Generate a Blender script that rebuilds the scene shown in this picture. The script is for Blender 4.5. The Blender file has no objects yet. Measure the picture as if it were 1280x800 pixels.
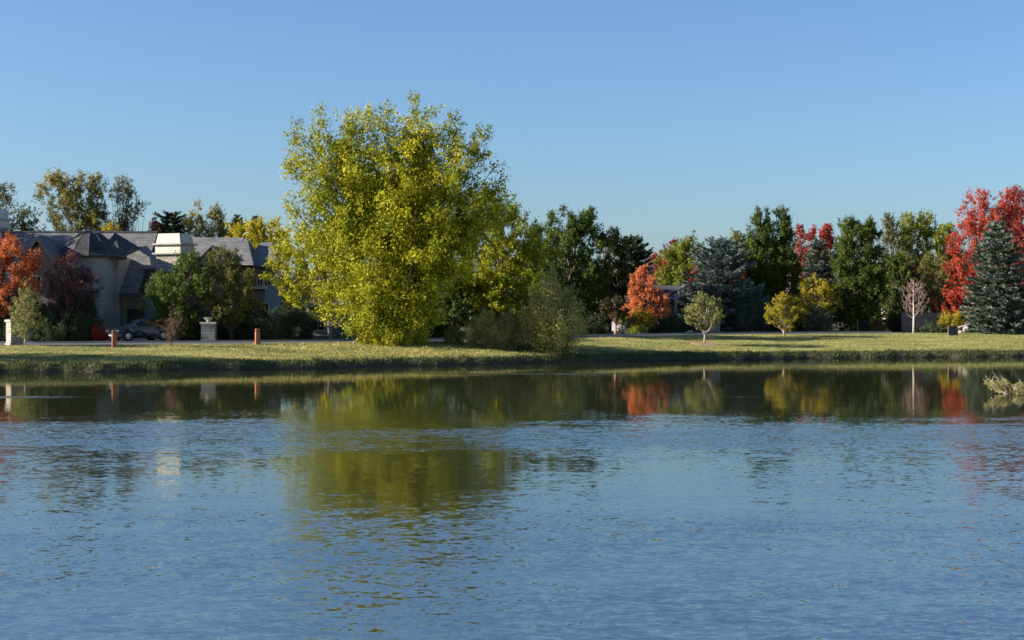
import bpy, math, random
import numpy as np

# ------------------------------------------------------------------ basics
F, HOR, CAMH = 1900.0, 395.0, 3.2          # focal length in photo pixels, horizon row, eye height over the water
R = math.radians
scene = bpy.context.scene
col = scene.collection

def wx(px, Y): return (px - 640.0) / F * Y
def wz(py, Y): return CAMH - (py - HOR) / F * Y

def tag(o, label=None, cat=None, group=None, kind=None):
    if label: o['label'] = label
    if cat: o['category'] = cat
    if group: o['group'] = group
    if kind: o['kind'] = kind
    return o

def empty(name, loc, rz=0.0):
    o = bpy.data.objects.new(name, None)
    o.location = loc
    o.rotation_euler = (0, 0, rz)
    o.empty_display_size = 0.3
    col.objects.link(o)
    return o

# ------------------------------------------------------------------ terrain profile
_shpx = [(-700, 478), (-300, 470), (0, 466), (150, 464.5), (300, 462), (420, 460), (500, 458), (640, 455), (760, 452), (900, 449), (1080, 447.3), (1280, 446), (1600, 444), (2300, 442)]
_sx, _sy = [], []
for p, y in _shpx:
    Y = F * CAMH / (y - HOR)
    _sx.append(wx(p, Y)); _sy.append(Y)
_sx = [-400] + _sx + [400]; _sy = [_sy[0] - 12] + _sy + [_sy[-1] + 10]
def shoreY(x):
    x = np.asarray(x, float)
    return np.interp(x, _sx, _sy) + 0.22 * np.sin(x * 0.63) + 0.13 * np.sin(x * 1.71 + 1) + 0.07 * np.sin(x * 4.3)
_rz = ([-400, -28, 0, 15, 45, 400], [1.3, 1.3, 1.4, 1.58, 1.66, 1.7])
_rd = [(-700, 433), (0, 432), (300, 430), (640, 425), (760, 421.5), (900, 418.3), (1100, 417), (1280, 415.8), (2300, 415)]
def roadZ(x): return np.interp(x, *_rz)
_rx, _ry = [], []
for p, y in _rd:
    Y = 110.0
    for _ in range(30):
        Y = (CAMH - float(roadZ(wx(p, Y)))) * F / (y - HOR)
    _rx.append(wx(p, Y)); _ry.append(Y)
_rx = [-400] + _rx + [400]; _ry = [_ry[0] - 4] + _ry + [_ry[-1]]
def roadY(x): return np.interp(x, _rx, _ry)
ROADW = 7.5

def ground(x, Y):
    """height of the ground at (x, Y)"""
    x = np.asarray(x, float); Y = np.asarray(Y, float)
    s = shoreY(x); r = roadY(x); zr = roadZ(x)
    t = np.clip((Y - (s + 0.75)) / np.maximum(r - s - 0.75, 1), 0, 1)
    lawn = 0.48 + (zr - 0.48) * (0.75 * t + 0.25 * np.sin(t * math.pi / 2))
    lawn = lawn + 0.05 * np.sin(x * 0.37 + Y * 0.21) * np.sin(Y * 0.5 + x * .11) * np.clip(4 * t * (1 - t), 0, 1)
    bank = np.clip((Y - s) / 0.75, -2, 1)
    z = np.where(Y >= s + 0.75, lawn, np.where(Y >= s, 0.48 * np.clip(bank, 0, 1) ** 0.6, -0.5 * np.clip((s - Y) / 1.2, 0, 1) - 0.06 * np.clip(s - Y, 0, 12)))
    z = np.where(Y > r + ROADW, zr + 0.006 * np.clip(Y - r - ROADW, 0, 60), np.where(Y > r, zr, z))
    nb = 5.0
    z = np.where(Y < nb + 9, np.maximum(z, -1.22 + 1.22 * np.clip((nb + 9 - Y) / 9, 0, 1) + 0.33 * np.clip(nb - Y, 0, 5)), z)
    return z

def gY(px, py):
    """depth at which the ground is seen at photo pixel (px, py)"""
    best, bd = None, 9
    for Y in np.arange(80, 175, 0.1):
        x = wx(px, Y)
        if Y < shoreY(x) + 0.4: continue
        d = abs(HOR + (CAMH - float(ground(x, Y))) * F / Y - py)
        if d < bd: best, bd = Y, d
    return float(best)

# ------------------------------------------------------------------ node helpers
def new_mat(name):
    m = bpy.data.materials.new(name)
    m.use_nodes = True
    nt = m.node_tree
    nt.nodes.clear()
    out = nt.nodes.new('ShaderNodeOutputMaterial')
    return m, nt, out

def N(nt, typ, **kw):
    n = nt.nodes.new(typ)
    for k, v in kw.items():
        if k in n.inputs: n.inputs[k].default_value = v
        else: setattr(n, k, v)
    return n

def ramp(nt, stops, interp='LINEAR'):
    n = nt.nodes.new('ShaderNodeValToRGB')
    cr = n.color_ramp
    cr.interpolation = interp
    while len(cr.elements) < len(stops): cr.elements.new(0.5)
    for e, (p, c) in zip(cr.elements, stops):
        e.position = p
        e.color = (c[0], c[1], c[2], 1) if hasattr(c, '__len__') else (c, c, c, 1)
    return n

def math_(nt, op, a=None, b=None, c=None):
    n = nt.nodes.new('ShaderNodeMath'); n.operation = op
    for i, v in enumerate((a, b, c)):
        if v is None: continue
        if isinstance(v, (int, float)): n.inputs[i].default_value = v
        else: nt.links.new(v, n.inputs[i])
    return n.outputs[0]

def noisy(name, c1, c2, scale=2.0, rough=0.8, bump=0.2, detail=4, spec=0.3, metal=0.0, c3=None, scale2=None, bdist=0.02):
    """two-colour mottled surface with fine bump, in object space"""
    m, nt, out = new_mat(name)
    tc = N(nt, 'ShaderNodeTexCoord')
    ns = N(nt, 'ShaderNodeTexNoise', Scale=scale, Detail=detail, Roughness=0.62)
    nt.links.new(tc.outputs['Object'], ns.inputs['Vector'])
    stops = [(0.32, c1), (0.68, c2)] if c3 is None else [(0.3, c1), (0.52, c2), (0.72, c3)]
    r = ramp(nt, stops)
    nt.links.new(ns.outputs['Fac'], r.inputs[0])
    b = N(nt, 'ShaderNodeBsdfPrincipled', Roughness=rough, Metallic=metal)
    b.inputs['Specular IOR Level'].default_value = spec
    nt.links.new(r.outputs[0], b.inputs['Base Color'])
    if bump:
        n2 = N(nt, 'ShaderNodeTexNoise', Scale=scale2 or scale * 8, Detail=3)
        nt.links.new(tc.outputs['Object'], n2.inputs['Vector'])
        bp = N(nt, 'ShaderNodeBump', Strength=bump, Distance=bdist)
        nt.links.new(n2.outputs['Fac'], bp.inputs['Height'])
        nt.links.new(bp.outputs[0], b.inputs['Normal'])
    nt.links.new(b.outputs[0], out.inputs[0])
    return m

def leaf_mat(name, stops, trans=0.35, tcol=1.25, gloss=0.015, grough=0.6):
    """foliage: per-leaf tint attribute -> colour, diffuse + translucent + a little sheen"""
    m, nt, out = new_mat(name)
    at = N(nt, 'ShaderNodeAttribute', attribute_name='tint')
    r = ramp(nt, stops)
    nt.links.new(at.outputs['Fac'], r.inputs[0])
    d = N(nt, 'ShaderNodeBsdfDiffuse', Roughness=0.3)
    nt.links.new(r.outputs[0], d.inputs['Color'])
    g = N(nt, 'ShaderNodeGamma', Gamma=0.9)
    nt.links.new(r.outputs[0], g.inputs['Color'])
    t = N(nt, 'ShaderNodeBsdfTranslucent')
    nt.links.new(g.outputs[0], t.inputs['Color'])
    mx = N(nt, 'ShaderNodeMixShader', Fac=trans)
    nt.links.new(d.outputs[0], mx.inputs[1]); nt.links.new(t.outputs[0], mx.inputs[2])
    gl = N(nt, 'ShaderNodeBsdfGlossy', Roughness=grough)
    m2 = N(nt, 'ShaderNodeMixShader', Fac=gloss)
    nt.links.new(mx.outputs[0], m2.inputs[1]); nt.links.new(gl.outputs[0], m2.inputs[2])
    nt.links.new(m2.outputs[0], out.inputs[0])
    return m

M = {}
# foliage palettes (tint 0..1)
M['cottonwood'] = leaf_mat('leaf_cottonwood', [(0, (.075, .105, .006)), (.3, (.17, .20, .008)), (.6, (.35, .335, .012)), (1, (.52, .47, .03))], .26)
M['cottonwood_green'] = leaf_mat('leaf_cottonwood_green', [(0, (.035, .06, .006)), (.45, (.09, .125, .009)), (.75, (.19, .19, .012)), (1, (.33, .29, .02))], .36)
M['green_dark'] = leaf_mat('leaf_green_dark', [(0, (0.0216, 0.0405, 0.0081)), (0.5, (0.0567, 0.0891, 0.0135)), (0.85, (0.1148, 0.1485, 0.0216)), (1, (0.189, 0.2025, 0.0338))], .25)
M['green_mid'] = leaf_mat('leaf_green_mid', [(0, (0.036, 0.066, 0.012)), (0.5, (0.078, 0.12, 0.018)), (0.85, (0.156, 0.192, 0.036)), (1, (0.24, 0.252, 0.06))], .3)
M['olive'] = leaf_mat('leaf_olive', [(0, (0.069, 0.0747, 0.0161)), (0.5, (0.1495, 0.1437, 0.0345)), (0.8, (0.23, 0.207, 0.0517)), (1, (0.299, 0.253, 0.092))], .3)
M['olive_pale'] = leaf_mat('leaf_olive_pale', [(0, (.10, .12, .035)), (.5, (.2, .21, .06)), (.8, (.3, .28, .10)), (1, (.40, .36, .18))], .3)
M['olive_warm'] = leaf_mat('leaf_olive_warm', [(0, (.13, .14, .03)), (.5, (.27, .275, .07)), (.8, (.40, .36, .11)), (1, (.5, .41, .18))], .45)
M['grey_green'] = leaf_mat('leaf_grey_green', [(0, (.05, .06, .03)), (.5, (.10, .105, .045)), (.8, (.17, .15, .05)), (1, (.26, .2, .06))], .25)
M['poplar'] = leaf_mat('leaf_poplar', [(0, (.06, .07, .02)), (.4, (.13, .13, .03)), (.75, (.24, .21, .04)), (1, (.34, .28, .08))], .3)
M['yellow'] = leaf_mat('leaf_yellow', [(0, (.14, .13, .008)), (.5, (.32, .28, .01)), (.85, (.5, .42, .02)), (1, (.55, .45, .05))], .4)
M['yellow_dull'] = leaf_mat('leaf_yellow_dull', [(0, (0.125, 0.1125, 0.0125)), (0.5, (0.3, 0.25, 0.0187)), (0.85, (0.5, 0.4, 0.0375)), (1, (0.525, 0.325, 0.0375))], .4)
M['yellow_green'] = leaf_mat('leaf_yellow_green', [(0, (.06, .09, .008)), (.5, (.15, .18, .014)), (.85, (.28, .28, .03)), (1, (.36, .33, .06))], .38)
M['orange'] = leaf_mat('leaf_orange', [(0, (.2, .048, .014)), (.35, (.40, .108, .032)), (.75, (.58, .19, .075)), (1, (.64, .28, .10))], .38)
M['orange_dark'] = leaf_mat('leaf_orange_dark', [(0, (.12, .03, .008)), (.4, (.28, .06, .014)), (.8, (.42, .095, .025)), (1, (.45, .24, .04))], .36)
M['red'] = leaf_mat('leaf_red', [(0, (.14, .016, .012)), (.4, (.36, .042, .026)), (.8, (.52, .09, .045)), (1, (.6, .18, .09))], .38)
M['red_deep'] = leaf_mat('leaf_red_deep', [(0, (.07, .01, .012)), (.5, (.16, .022, .02)), (.85, (.3, .05, .035)), (1, (.36, .09, .05))], .3)
M['maroon'] = leaf_mat('leaf_maroon', [(0, (.018, .026, .008)), (.5, (.04, .045, .013)), (.85, (.085, .048, .022)), (1, (.15, .05, .03))], .2)
M['plum'] = leaf_mat('leaf_plum', [(0, (.05, .018, .022)), (.5, (.11, .04, .04)), (.85, (.2, .085, .075)), (1, (.3, .14, .1))], .25)
M['blue_spruce'] = leaf_mat('needle_blue_spruce', [(0, (.045, .07, .052)), (.5, (.09, .12, .092)), (.85, (.15, .185, .15)), (1, (.22, .25, .21))], .12)
M['blue_cedar'] = leaf_mat('needle_blue_cedar', [(0, (.05, .075, .072)), (.5, (.10, .135, .125)), (.85, (.17, .205, .185)), (1, (.24, .27, .24))], .12)
M['pine'] = leaf_mat('needle_pine', [(0, (.018, .032, .016)), (.5, (.035, .055, .025)), (.85, (.065, .085, .04)), (1, (.1, .12, .06))], .12)
M['hedge'] = leaf_mat('leaf_hedge', [(0, (0.0195, 0.0338, 0.0156)), (0.5, (0.039, 0.0624, 0.026)), (0.85, (0.0715, 0.0975, 0.039)), (1, (0.117, 0.13, 0.065))], .2)
M['juniper'] = leaf_mat('leaf_juniper', [(0, (.03, .045, .03)), (.5, (.06, .08, .052)), (.85, (.1, .125, .085)), (1, (.15, .17, .12))], .15)
M['dry_mix'] = leaf_mat('leaf_dry_mix', [(0, (.06, .04, .02)), (.4, (.12, .08, .035)), (.7, (.17, .15, .05)), (1, (.25, .14, .08))], .25)
M['red_shrub'] = leaf_mat('leaf_red_shrub', [(0, (.25, .03, .01)), (.5, (.5, .07, .015)), (1, (.6, .12, .03))], .35)
M['twig_pink'] = leaf_mat('leaf_twig_pink', [(0, (.28, .12, .12)), (.6, (.4, .2, .19)), (1, (.5, .35, .32))], .2)
M['twig_red'] = leaf_mat('leaf_twig_red', [(0, (.09, .05, .035)), (.6, (.16, .085, .06)), (1, (.3, .13, .1))], .2)
M['straw'] = leaf_mat('leaf_straw', [(0, (.16, .15, .035)), (.5, (.33, .30, .09)), (1, (.5, .45, .2))], .3)
M['grass'] = leaf_mat('grass_blades', [(0, (0.092, 0.115, 0.0276)), (0.35, (0.1932, 0.1978, 0.0598)), (0.7, (0.3128, 0.2898, 0.1104)), (1, (0.414, 0.368, 0.1748))], .3, gloss=.03)
M['grass_bank'] = leaf_mat('grass_bank_blades', [(0, (.03, .05, .01)), (.5, (.07, .095, .02)), (.85, (.13, .145, .038)), (1, (.19, .17, .06))], .25, gloss=.03)
M['leaf_litter'] = leaf_mat('fallen_leaf', [(0, (.2, .15, .03)), (.6, (.42, .34, .06)), (1, (.55, .42, .15))], .15)
M['far_leaf'] = leaf_mat('leaf_far', [(0, (.02, .033, .012)), (.5, (.04, .058, .02)), (.85, (.075, .085, .03)), (1, (.13, .11, .04))], .2)
# barks
M['bark'] = noisy('bark_brown', (.07, .05, .038), (.14, .11, .085), 6, .95, .6)
M['bark_dark'] = noisy('bark_dark', (.035, .027, .022), (.08, .062, .05), 6, .95, .6)
M['bark_pale'] = noisy('bark_pale', (.24, .205, .17), (.37, .33, .29), 8, .9, .3)
M['bark_white'] = noisy('bark_white', (.36, .32, .31), (.48, .43, .42), 8, .85, .2)
M['bark_twig'] = noisy('bark_twig', (.17, .12, .115), (.26, .19, .18), 8, .85, .2)
M['bark_pink'] = noisy('bark_pink', (.3, .17, .13), (.46, .28, .22), 8, .9, .4)

# ------------------------------------------------------------------ mesh builders
class MB:
    """collects boxes, tubes, prisms and free faces; build() links them as one mesh object"""
    def __init__(s): s.v, s.f = [], []
    def face(s, pts):
        i = len(s.v); s.v += [tuple(p) for p in pts]; s.f.append(tuple(range(i, i + len(pts))))
    def box(s, x0, x1, y0, y1, z0, z1, rot=0.0, taper=0.0):
        cx, cy = (x0 + x1) / 2, (y0 + y1) / 2
        c, sn = math.cos(rot), math.sin(rot)
        i = len(s.v)
        for z, k in ((z0, 1.0), (z1, 1.0 - taper)):
            for dx, dy in ((x0 - cx, y0 - cy), (x1 - cx, y0 - cy), (x1 - cx, y1 - cy), (x0 - cx, y1 - cy)):
                dx *= k; dy *= k
                s.v.append((cx + dx * c - dy * sn, cy + dx * sn + dy * c, z))
        s.f += [(i, i + 3, i + 2, i + 1), (i + 4, i + 5, i + 6, i + 7), (i, i + 1, i + 5, i + 4), (i + 1, i + 2, i + 6, i + 5), (i + 2, i + 3, i + 7, i + 6), (i + 3, i, i + 4, i + 7)]
        return s
    def slab(s, pts, th):
        """a plate: polygon pts (counter-clockwise from above) with thickness th below"""
        n = len(pts); i = len(s.v)
        s.v += [tuple(p) for p in pts] + [(p[0], p[1], p[2] - th) for p in pts]
        s.f.append(tuple(range(i, i + n))); s.f.append(tuple(range(i + 2 * n - 1, i + n - 1, -1)))
        for k in range(n):
            a, b = i + k, i + (k + 1) % n
            s.f.append((a, a + n, b + n, b))
        return s
    def prism_y(s, poly, y0, y1):
        """polygon of (x, z) extruded in y"""
        n = len(poly); i = len(s.v)
        s.v += [(p[0], y0, p[1]) for p in poly] + [(p[0], y1, p[1]) for p in poly]
        s.f.append(tuple(range(i, i + n))); s.f.append(tuple(range(i + 2 * n - 1, i + n - 1, -1)))
        for k in range(n):
            a, b = i + k, i + (k + 1) % n
            s.f.append((a, a + n, b + n, b))
        return s
    def tube(s, pts, rads, n=6, cap=True):
        pts = [np.array(p, float) for p in pts]
        ref = np.array((0.31, 0.77, 0.55)); i0 = len(s.v)
        for k, p in enumerate(pts):
            d = pts[min(k + 1, len(pts) - 1)] - pts[max(k - 1, 0)]
            d = d / (np.linalg.norm(d) + 1e-9)
            u = np.cross(d, ref); u /= np.linalg.norm(u) + 1e-9
            w = np.cross(d, u)
            for a in range(n):
                q = p + rads[k] * (u * math.cos(2 * math.pi * a / n) + w * math.sin(2 * math.pi * a / n))
                s.v.append(tuple(q))
        for k in range(len(pts) - 1):
            for a in range(n):
                b = (a + 1) % n
                s.f.append((i0 + k * n + a, i0 + k * n + b, i0 + (k + 1) * n + b, i0 + (k + 1) * n + a))
        if cap:
            s.f.append(tuple(i0 + a for a in range(n))[::-1])
            s.f.append(tuple(i0 + (len(pts) - 1) * n + a for a in range(n)))
        return s
    def lathe(s, prof, cx=0, cy=0, n=24, axis='z'):
        i0 = len(s.v)
        for r, z in prof:
            for a in range(n):
                t = 2 * math.pi * a / n
                s.v.append((cx + r * math.cos(t), cy + r * math.sin(t), z) if axis == 'z' else (cx + r * math.cos(t), z, cy + r * math.sin(t)))
        for k in range(len(prof) - 1):
            for a in range(n):
                b = (a + 1) % n
                s.f.append((i0 + k * n + a, i0 + k * n + b, i0 + (k + 1) * n + b, i0 + (k + 1) * n + a))
        s.f.append(tuple(i0 + a for a in range(n))[::-1])
        s.f.append(tuple(i0 + (len(prof) - 1) * n + a for a in range(n)))
        return s
    def build(s, name, mat, parent=None, loc=(0, 0, 0), smooth=False, bevel=0.0):
        me = bpy.data.meshes.new(name)
        me.from_pydata(s.v, [], s.f)
        me.validate()
        import bmesh
        bm = bmesh.new(); bm.from_mesh(me)
        bmesh.ops.recalc_face_normals(bm, faces=bm.faces)
        bm.to_mesh(me); bm.free()
        me.materials.append(mat)
        if smooth: me.shade_smooth()
        o = bpy.data.objects.new(name, me)
        col.objects.link(o)
        o.location = loc
        if parent: o.parent = parent
        if bevel:
            md = o.modifiers.new('bevel', 'BEVEL'); md.width = bevel; md.segments = 2
        return o

def quads_obj(name, P, tint, mat, parent=None):
    """P: (n,4,3) quads, tint: (n,)"""
    n = len(P)
    me = bpy.data.meshes.new(name)
    me.vertices.add(n * 4); me.loops.add(n * 4); me.polygons.add(n)
    me.vertices.foreach_set('co', P.reshape(-1).astype(np.float32))
    idx = np.arange(n * 4, dtype=np.int32)
    me.loops.foreach_set('vertex_index', idx)
    me.polygons.foreach_set('loop_start', idx[::4].copy())
    me.update(calc_edges=True)
    at = me.attributes.new('tint', 'FLOAT', 'FACE')
    at.data.foreach_set('value', np.clip(tint, 0, 1).astype(np.float32))
    me.materials.append(mat)
    o = bpy.data.objects.new(name, me)
    col.objects.link(o)
    if parent: o.parent = parent
    return o

def unit(v): return v / (np.linalg.norm(v, axis=-1, keepdims=True) + 1e-9)

def leaf_quads(C, L, W, rng, axis=None, axis_k=0.0, nrm=None, nrm_k=0.0):
    """rhombic leaf cards around centres C; L, W half length / half width (arrays)"""
    n = len(C)
    u = rng.normal(size=(n, 3))
    if axis is not None: u = unit(u) * (1 - axis_k) + axis * axis_k
    u = unit(u)
    m = rng.normal(size=(n, 3))
    if nrm is not None: m = unit(m) * (1 - nrm_k) + nrm * nrm_k
    v = unit(np.cross(m, u))
    L = np.broadcast_to(L, (n,))[:, None]; W = np.broadcast_to(W, (n,))[:, None]
    return np.stack([C - u * L, C + v * W - u * L * .1, C + u * L, C - v * W - u * L * .1], axis=1)

# ------------------------------------------------------------------ trees
SHAPES = {   # (height fraction from the crown's bottom, width fraction)
    'round': [(0, .42), (.15, .82), (.42, 1), (.7, .86), (.88, .55), (1, .16)],
    'oval': [(0, .45), (.15, .8), (.42, 1), (.65, .88), (.85, .58), (1, .12)],
    'column': [(0, .55), (.18, .9), (.5, 1), (.78, .78), (.92, .48), (1, .1)],
    'spire': [(0, .6), (.25, 1), (.55, .85), (.8, .5), (1, .08)],
    'vase': [(0, .3), (.3, .7), (.65, 1), (.85, .85), (1, .35)],
    'cone': [(0, 1), (.2, .88), (.5, .58), (.8, .24), (1, .02)],
    'dome': [(0, .95), (.3, 1), (.6, .85), (.85, .5), (1, .12)],
}
def shape_prof(shape, top, bot, l, r, lean=0.0):
    c, h = (l + r) / 2, (r - l) / 2
    return [(bot + (top - bot) * t, c + lean * t * h - h * w, c + lean * t * h + h * w) for t, w in SHAPES[shape]]

def crown_points(prof, Y, rng, rc, n_px, depth=0.85, shell=0.55, rough=0.3, upr=0.5, density=1.0, xc=None):
    """clump centres and leaf centres of a crown whose silhouette rows are prof = [(py, left px, right px)] at depth Y"""
    prof = sorted(prof)
    py = np.array([p[0] for p in prof], float); l = np.array([p[1] for p in prof], float); r = np.array([p[2] for p in prof], float)
    area = np.trapezoid(r - l, py) if hasattr(np, 'trapezoid') else np.trapz(r - l, py)
    s = Y / F
    vol_m2 = area * s * s
    nc = max(8, int(2.1 * vol_m2 / (rc * rc) * density))
    grid = np.linspace(py[0], py[-1], 200)
    hw = (np.interp(grid, py, r) - np.interp(grid, py, l)) / 2
    cdf = np.cumsum(hw ** 1.5 + 0.02 * hw.max()); cdf /= cdf[-1]
    ph = rng.uniform(0, 6.28, 4); kk = rng.integers(2, 5, 2)
    q = np.interp(rng.uniform(0, 1, nc), cdf, grid)
    H = np.interp(q, py, (r - l) / 2) * s; c0 = ((np.interp(q, py, (r + l) / 2)) - 640) * s
    a = rng.uniform(0, 2 * math.pi, nc)
    lob = 1 + rough * (0.5 * np.sin(kk[0] * a + ph[0] + q * .05) + 0.5 * np.sin(kk[1] * a + ph[1] - q * .09))
    rho = rng.uniform(shell ** 2, 1, nc) ** 0.5
    rad = np.maximum(H * lob * rho - rc * 0.25, 0)
    C = np.stack([c0 + rad * np.cos(a), Y + rad * np.sin(a) * depth, CAMH - (q - HOR) * s], axis=1)
    size = rc * rng.uniform(.65, 1.3, nc)
    mid = np.array([np.mean(c0), Y, CAMH - (py[-1] - HOR) * s + 0.3 * (py[-1] - py[0]) * s])
    out = unit(C - mid)
    ax = unit(out * (1 - upr) + np.array([0, 0, 1.0]) * upr)
    return C, size, ax, area

def bough_points(prof, Y, rng, nb, rc, fork, depth=.7, core=.35):
    """ascending boughs from the fork towards the crown's surface, each carrying sprays along its outer part"""
    prof = sorted(prof); s = Y / F
    py = np.array([p[0] for p in prof], float); l = np.array([p[1] for p in prof], float); r = np.array([p[2] for p in prof], float)
    grid = np.linspace(py[0], py[-1], 200); hw = (np.interp(grid, py, r) - np.interp(grid, py, l)) / 2
    cdf = np.cumsum(hw ** 1.25 + .10 * hw.max()); cdf /= cdf[-1]
    C, S, A = [], [], []
    for b in range(nb):
        q = np.interp((b + rng.uniform(0, 1)) / nb, cdf, grid); a = b * 2.39996 + rng.normal(0, .25)
        H = np.interp(q, py, (r - l) / 2) * s; c0 = (np.interp(q, py, (r + l) / 2) - 640) * s
        rho = rng.uniform(.9, 1.03) if rng.uniform() > core else rng.uniform(.3, .85)
        e = np.array([c0 + H * rho * math.cos(a), Y + H * rho * math.sin(a) * depth, CAMH - (q - HOR) * s])
        z0 = fork[2] + max(0, e[2] - fork[2]) * rng.uniform(.0, .45)
        p0 = np.array([fork[0], fork[1], min(z0, e[2] + .3)])
        m = p0 + (e - p0) * .55 + np.array([0, 0, -.10]) * np.linalg.norm(e - p0)
        ln = np.linalg.norm(e - p0); n = max(3, int(ln * .6 / (rc * .8)))
        for t in np.linspace(.42, 1.0, n):
            P = (1 - t) ** 2 * p0 + 2 * t * (1 - t) * m + t * t * e
            d = unit(2 * (1 - t) * (m - p0) + 2 * t * (e - m))
            k = rc * (1.12 - .38 * (t - .4) / .6) * rng.uniform(.75, 1.2)
            C.append(P + rng.normal(0, .28, 3) * k); S.append(k); A.append(unit(d + np.array([0, 0, .55])))
    return np.array(C), np.array(S), np.array(A)

def sub_clumps(C, size, ax, rng, k=7, spread=.62, small=.4):
    """each bough carries k leafy sprays"""
    n = len(C)
    off = rng.normal(size=(n, k, 3)); off = off / np.linalg.norm(off, axis=-1, keepdims=True) * rng.uniform(.35, 1.1, (n, k, 1))
    al = np.sum(off * ax[:, None, :], axis=-1, keepdims=True)
    off = off + ax[:, None, :] * al * .35
    D = C[:, None, :] + off * (size * spread)[:, None, None]
    A = unit(ax[:, None, :] * .5 + off * .6)
    S = np.repeat(size[:, None], k, 1) * small * rng.uniform(.7, 1.35, (n, k))
    return D.reshape(-1, 3), S.reshape(-1), A.reshape(-1, 3)

def fill_leaves(C, size, ax, n, rng, stretch=1.45, flat=0.8):
    w = size ** 2; w = w / w.sum()
    k = rng.choice(len(C), n, p=w)
    g = np.clip(rng.normal(size=(n, 3)), -2.0, 2.0) * (size[k] * 0.43)[:, None]
    along = np.sum(g * ax[k], axis=1, keepdims=True)
    P = C[k] + g * flat + ax[k] * along * (stretch - flat)
    return P, k

def limb_mesh(base, top, C, rng, r0, mat, parent, nlimb, forks=1):
    """tapered trunk from base to top and limbs to the clump centres C"""
    mb = MB()
    base = np.array(base, float); top = np.array(top, float)
    K = 9; pts = []; rads = []
    wob = rng.normal(size=(K, 3)) * np.array([1, 1, 0]) * 0.02 * (top[2] - base[2])
    for i in range(K):
        t = i / (K - 1)
        pts.append(base + (top - base) * t + wob[i] * (t > 0) * (t * 2)); rads.append(r0 * ((1 - t) ** 0.8 * 0.95 + 0.06) * (1.35 if i == 0 else 1))
    mb.tube(pts, rads, 8)
    P = np.array(pts)
    sel = rng.permutation(len(C))[:nlimb]
    for k in sel:
        c = C[k]
        z = base[2] + (c[2] - base[2]) * rng.uniform(.3, .62)
        t = np.clip((z - base[2]) / (top[2] - base[2] + 1e-6), .12, .93)
        p0 = np.array([np.interp(t, np.linspace(0, 1, K), P[:, j]) for j in range(3)])
        mid = (p0 + c) / 2 + np.array([0, 0, -0.10 * np.linalg.norm(c - p0)]) + rng.normal(size=3) * 0.05 * np.linalg.norm(c - p0)
        ra = r0 * (1 - t) * 0.42 + 0.012
        mb.tube([p0, mid, c], [ra, ra * .6, max(ra * .18, .006)], 4, False)
    o = mb.build('trunk', mat, parent, loc=-np.array(parent.location), smooth=True)
    return o

SEED = [100]
LEAF_K, COVER_K, CONE_K = .8, 6.0, 3.6
def broadleaf(name, label, cat, px, py, profs, leaf, bark='bark', Y=None, rc=0.9, ls=.14, cover=1.0, r0=.16, shell=.5, rough=.3, upr=.5,
              depth=.85, stretch=1.45, density=1.0, hue=.2, nlimb=70, group=None, asp=.55, bias=0.0, crown_name='crown', sub=7, boughs=0, fork_h=2.2, fill=None):
    """tree standing at photo pixel (px, py) or, with Y given, at that depth on the ground"""
    SEED[0] += 1; rng = np.random.default_rng(SEED[0])
    if Y is None: Y = gY(px, py)
    x = wx(px, Y); zb = float(ground(x, Y))
    root = empty(name, (x, Y, zb - .03)); tag(root, label, cat, group)
    if isinstance(profs[0], (int, float)) or isinstance(profs[0][0], (int, float)): profs = [profs]
    Cs, Ss, As, area = [], [], [], 0
    for p in profs:
        if boughs:
            ww = sum((b_[2] - b_[1]) for b_ in p) / len(p)
            nb = max(6, int(boughs * ww / 200.0))
            C, S, A = bough_points(p, Y, rng, nb, rc, (x, Y, zb + fork_h), depth)
            Cs.append(C); Ss.append(S); As.append(A)
            pp = sorted(p); area += sum((pp[i][2] - pp[i][1] + pp[i + 1][2] - pp[i + 1][1]) / 2 * (pp[i + 1][0] - pp[i][0]) for i in range(len(pp) - 1))
            continue
        C, S, A, ar = crown_points(p, Y, rng, rc, 0, depth, shell, rough, upr, density)
        Cs.append(C); Ss.append(S); As.append(A); area += ar
    if fill:
        C, S, A, ar = crown_points(fill, Y, rng, rc * .95, 0, depth, .1, .1, upr, 1.0)
        Cs.append(C); Ss.append(S); As.append(A); area += ar * .7
    C = np.concatenate(Cs); S = np.concatenate(Ss); A = np.concatenate(As)
    C[:, 2] = np.maximum(C[:, 2], zb + .25)
    ls = ls * LEAF_K
    leaf_px = (ls * F / Y) ** 2 * 2 * asp
    n = int(cover * COVER_K * area / leaf_px)
    n = min(n, 170000)
    Cb = C
    if sub: C, S, A = sub_clumps(C, S, A, rng, sub)
    P, k = fill_leaves(C, S, A, n, rng, 1.0 + (stretch - 1.0) * .6)
    P[:, 2] = np.maximum(P[:, 2], zb + .04)
    ctint = rng.normal(.5 + bias, hue, len(C))
    if sub: ctint = ctint * .55 + np.repeat(rng.normal(.5 + bias, hue, len(Cb)), sub) * .45
    tint = ctint[k] + rng.normal(0, .07, n)
    L = ls * rng.uniform(.65, 1.25, n)
    out = unit(P - C[k])
    Q = leaf_quads(P, L, L * asp, rng, A[k], .35, out + np.array([0, 0, .4]), .74)
    Q = Q - np.array(root.location)
    topz = float(np.quantile(C[:, 2], .93)); cxm = float(np.mean(C[C[:, 2] > np.quantile(C[:, 2], .6), 0])); cxm = x + (cxm - x) * .8
    limb_mesh((x, Y, zb - .03), (cxm, Y, topz), Cb, rng, r0, M[bark], root, nlimb)
    quads_obj(crown_name, Q, tint, M[leaf], root)
    return root

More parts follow.
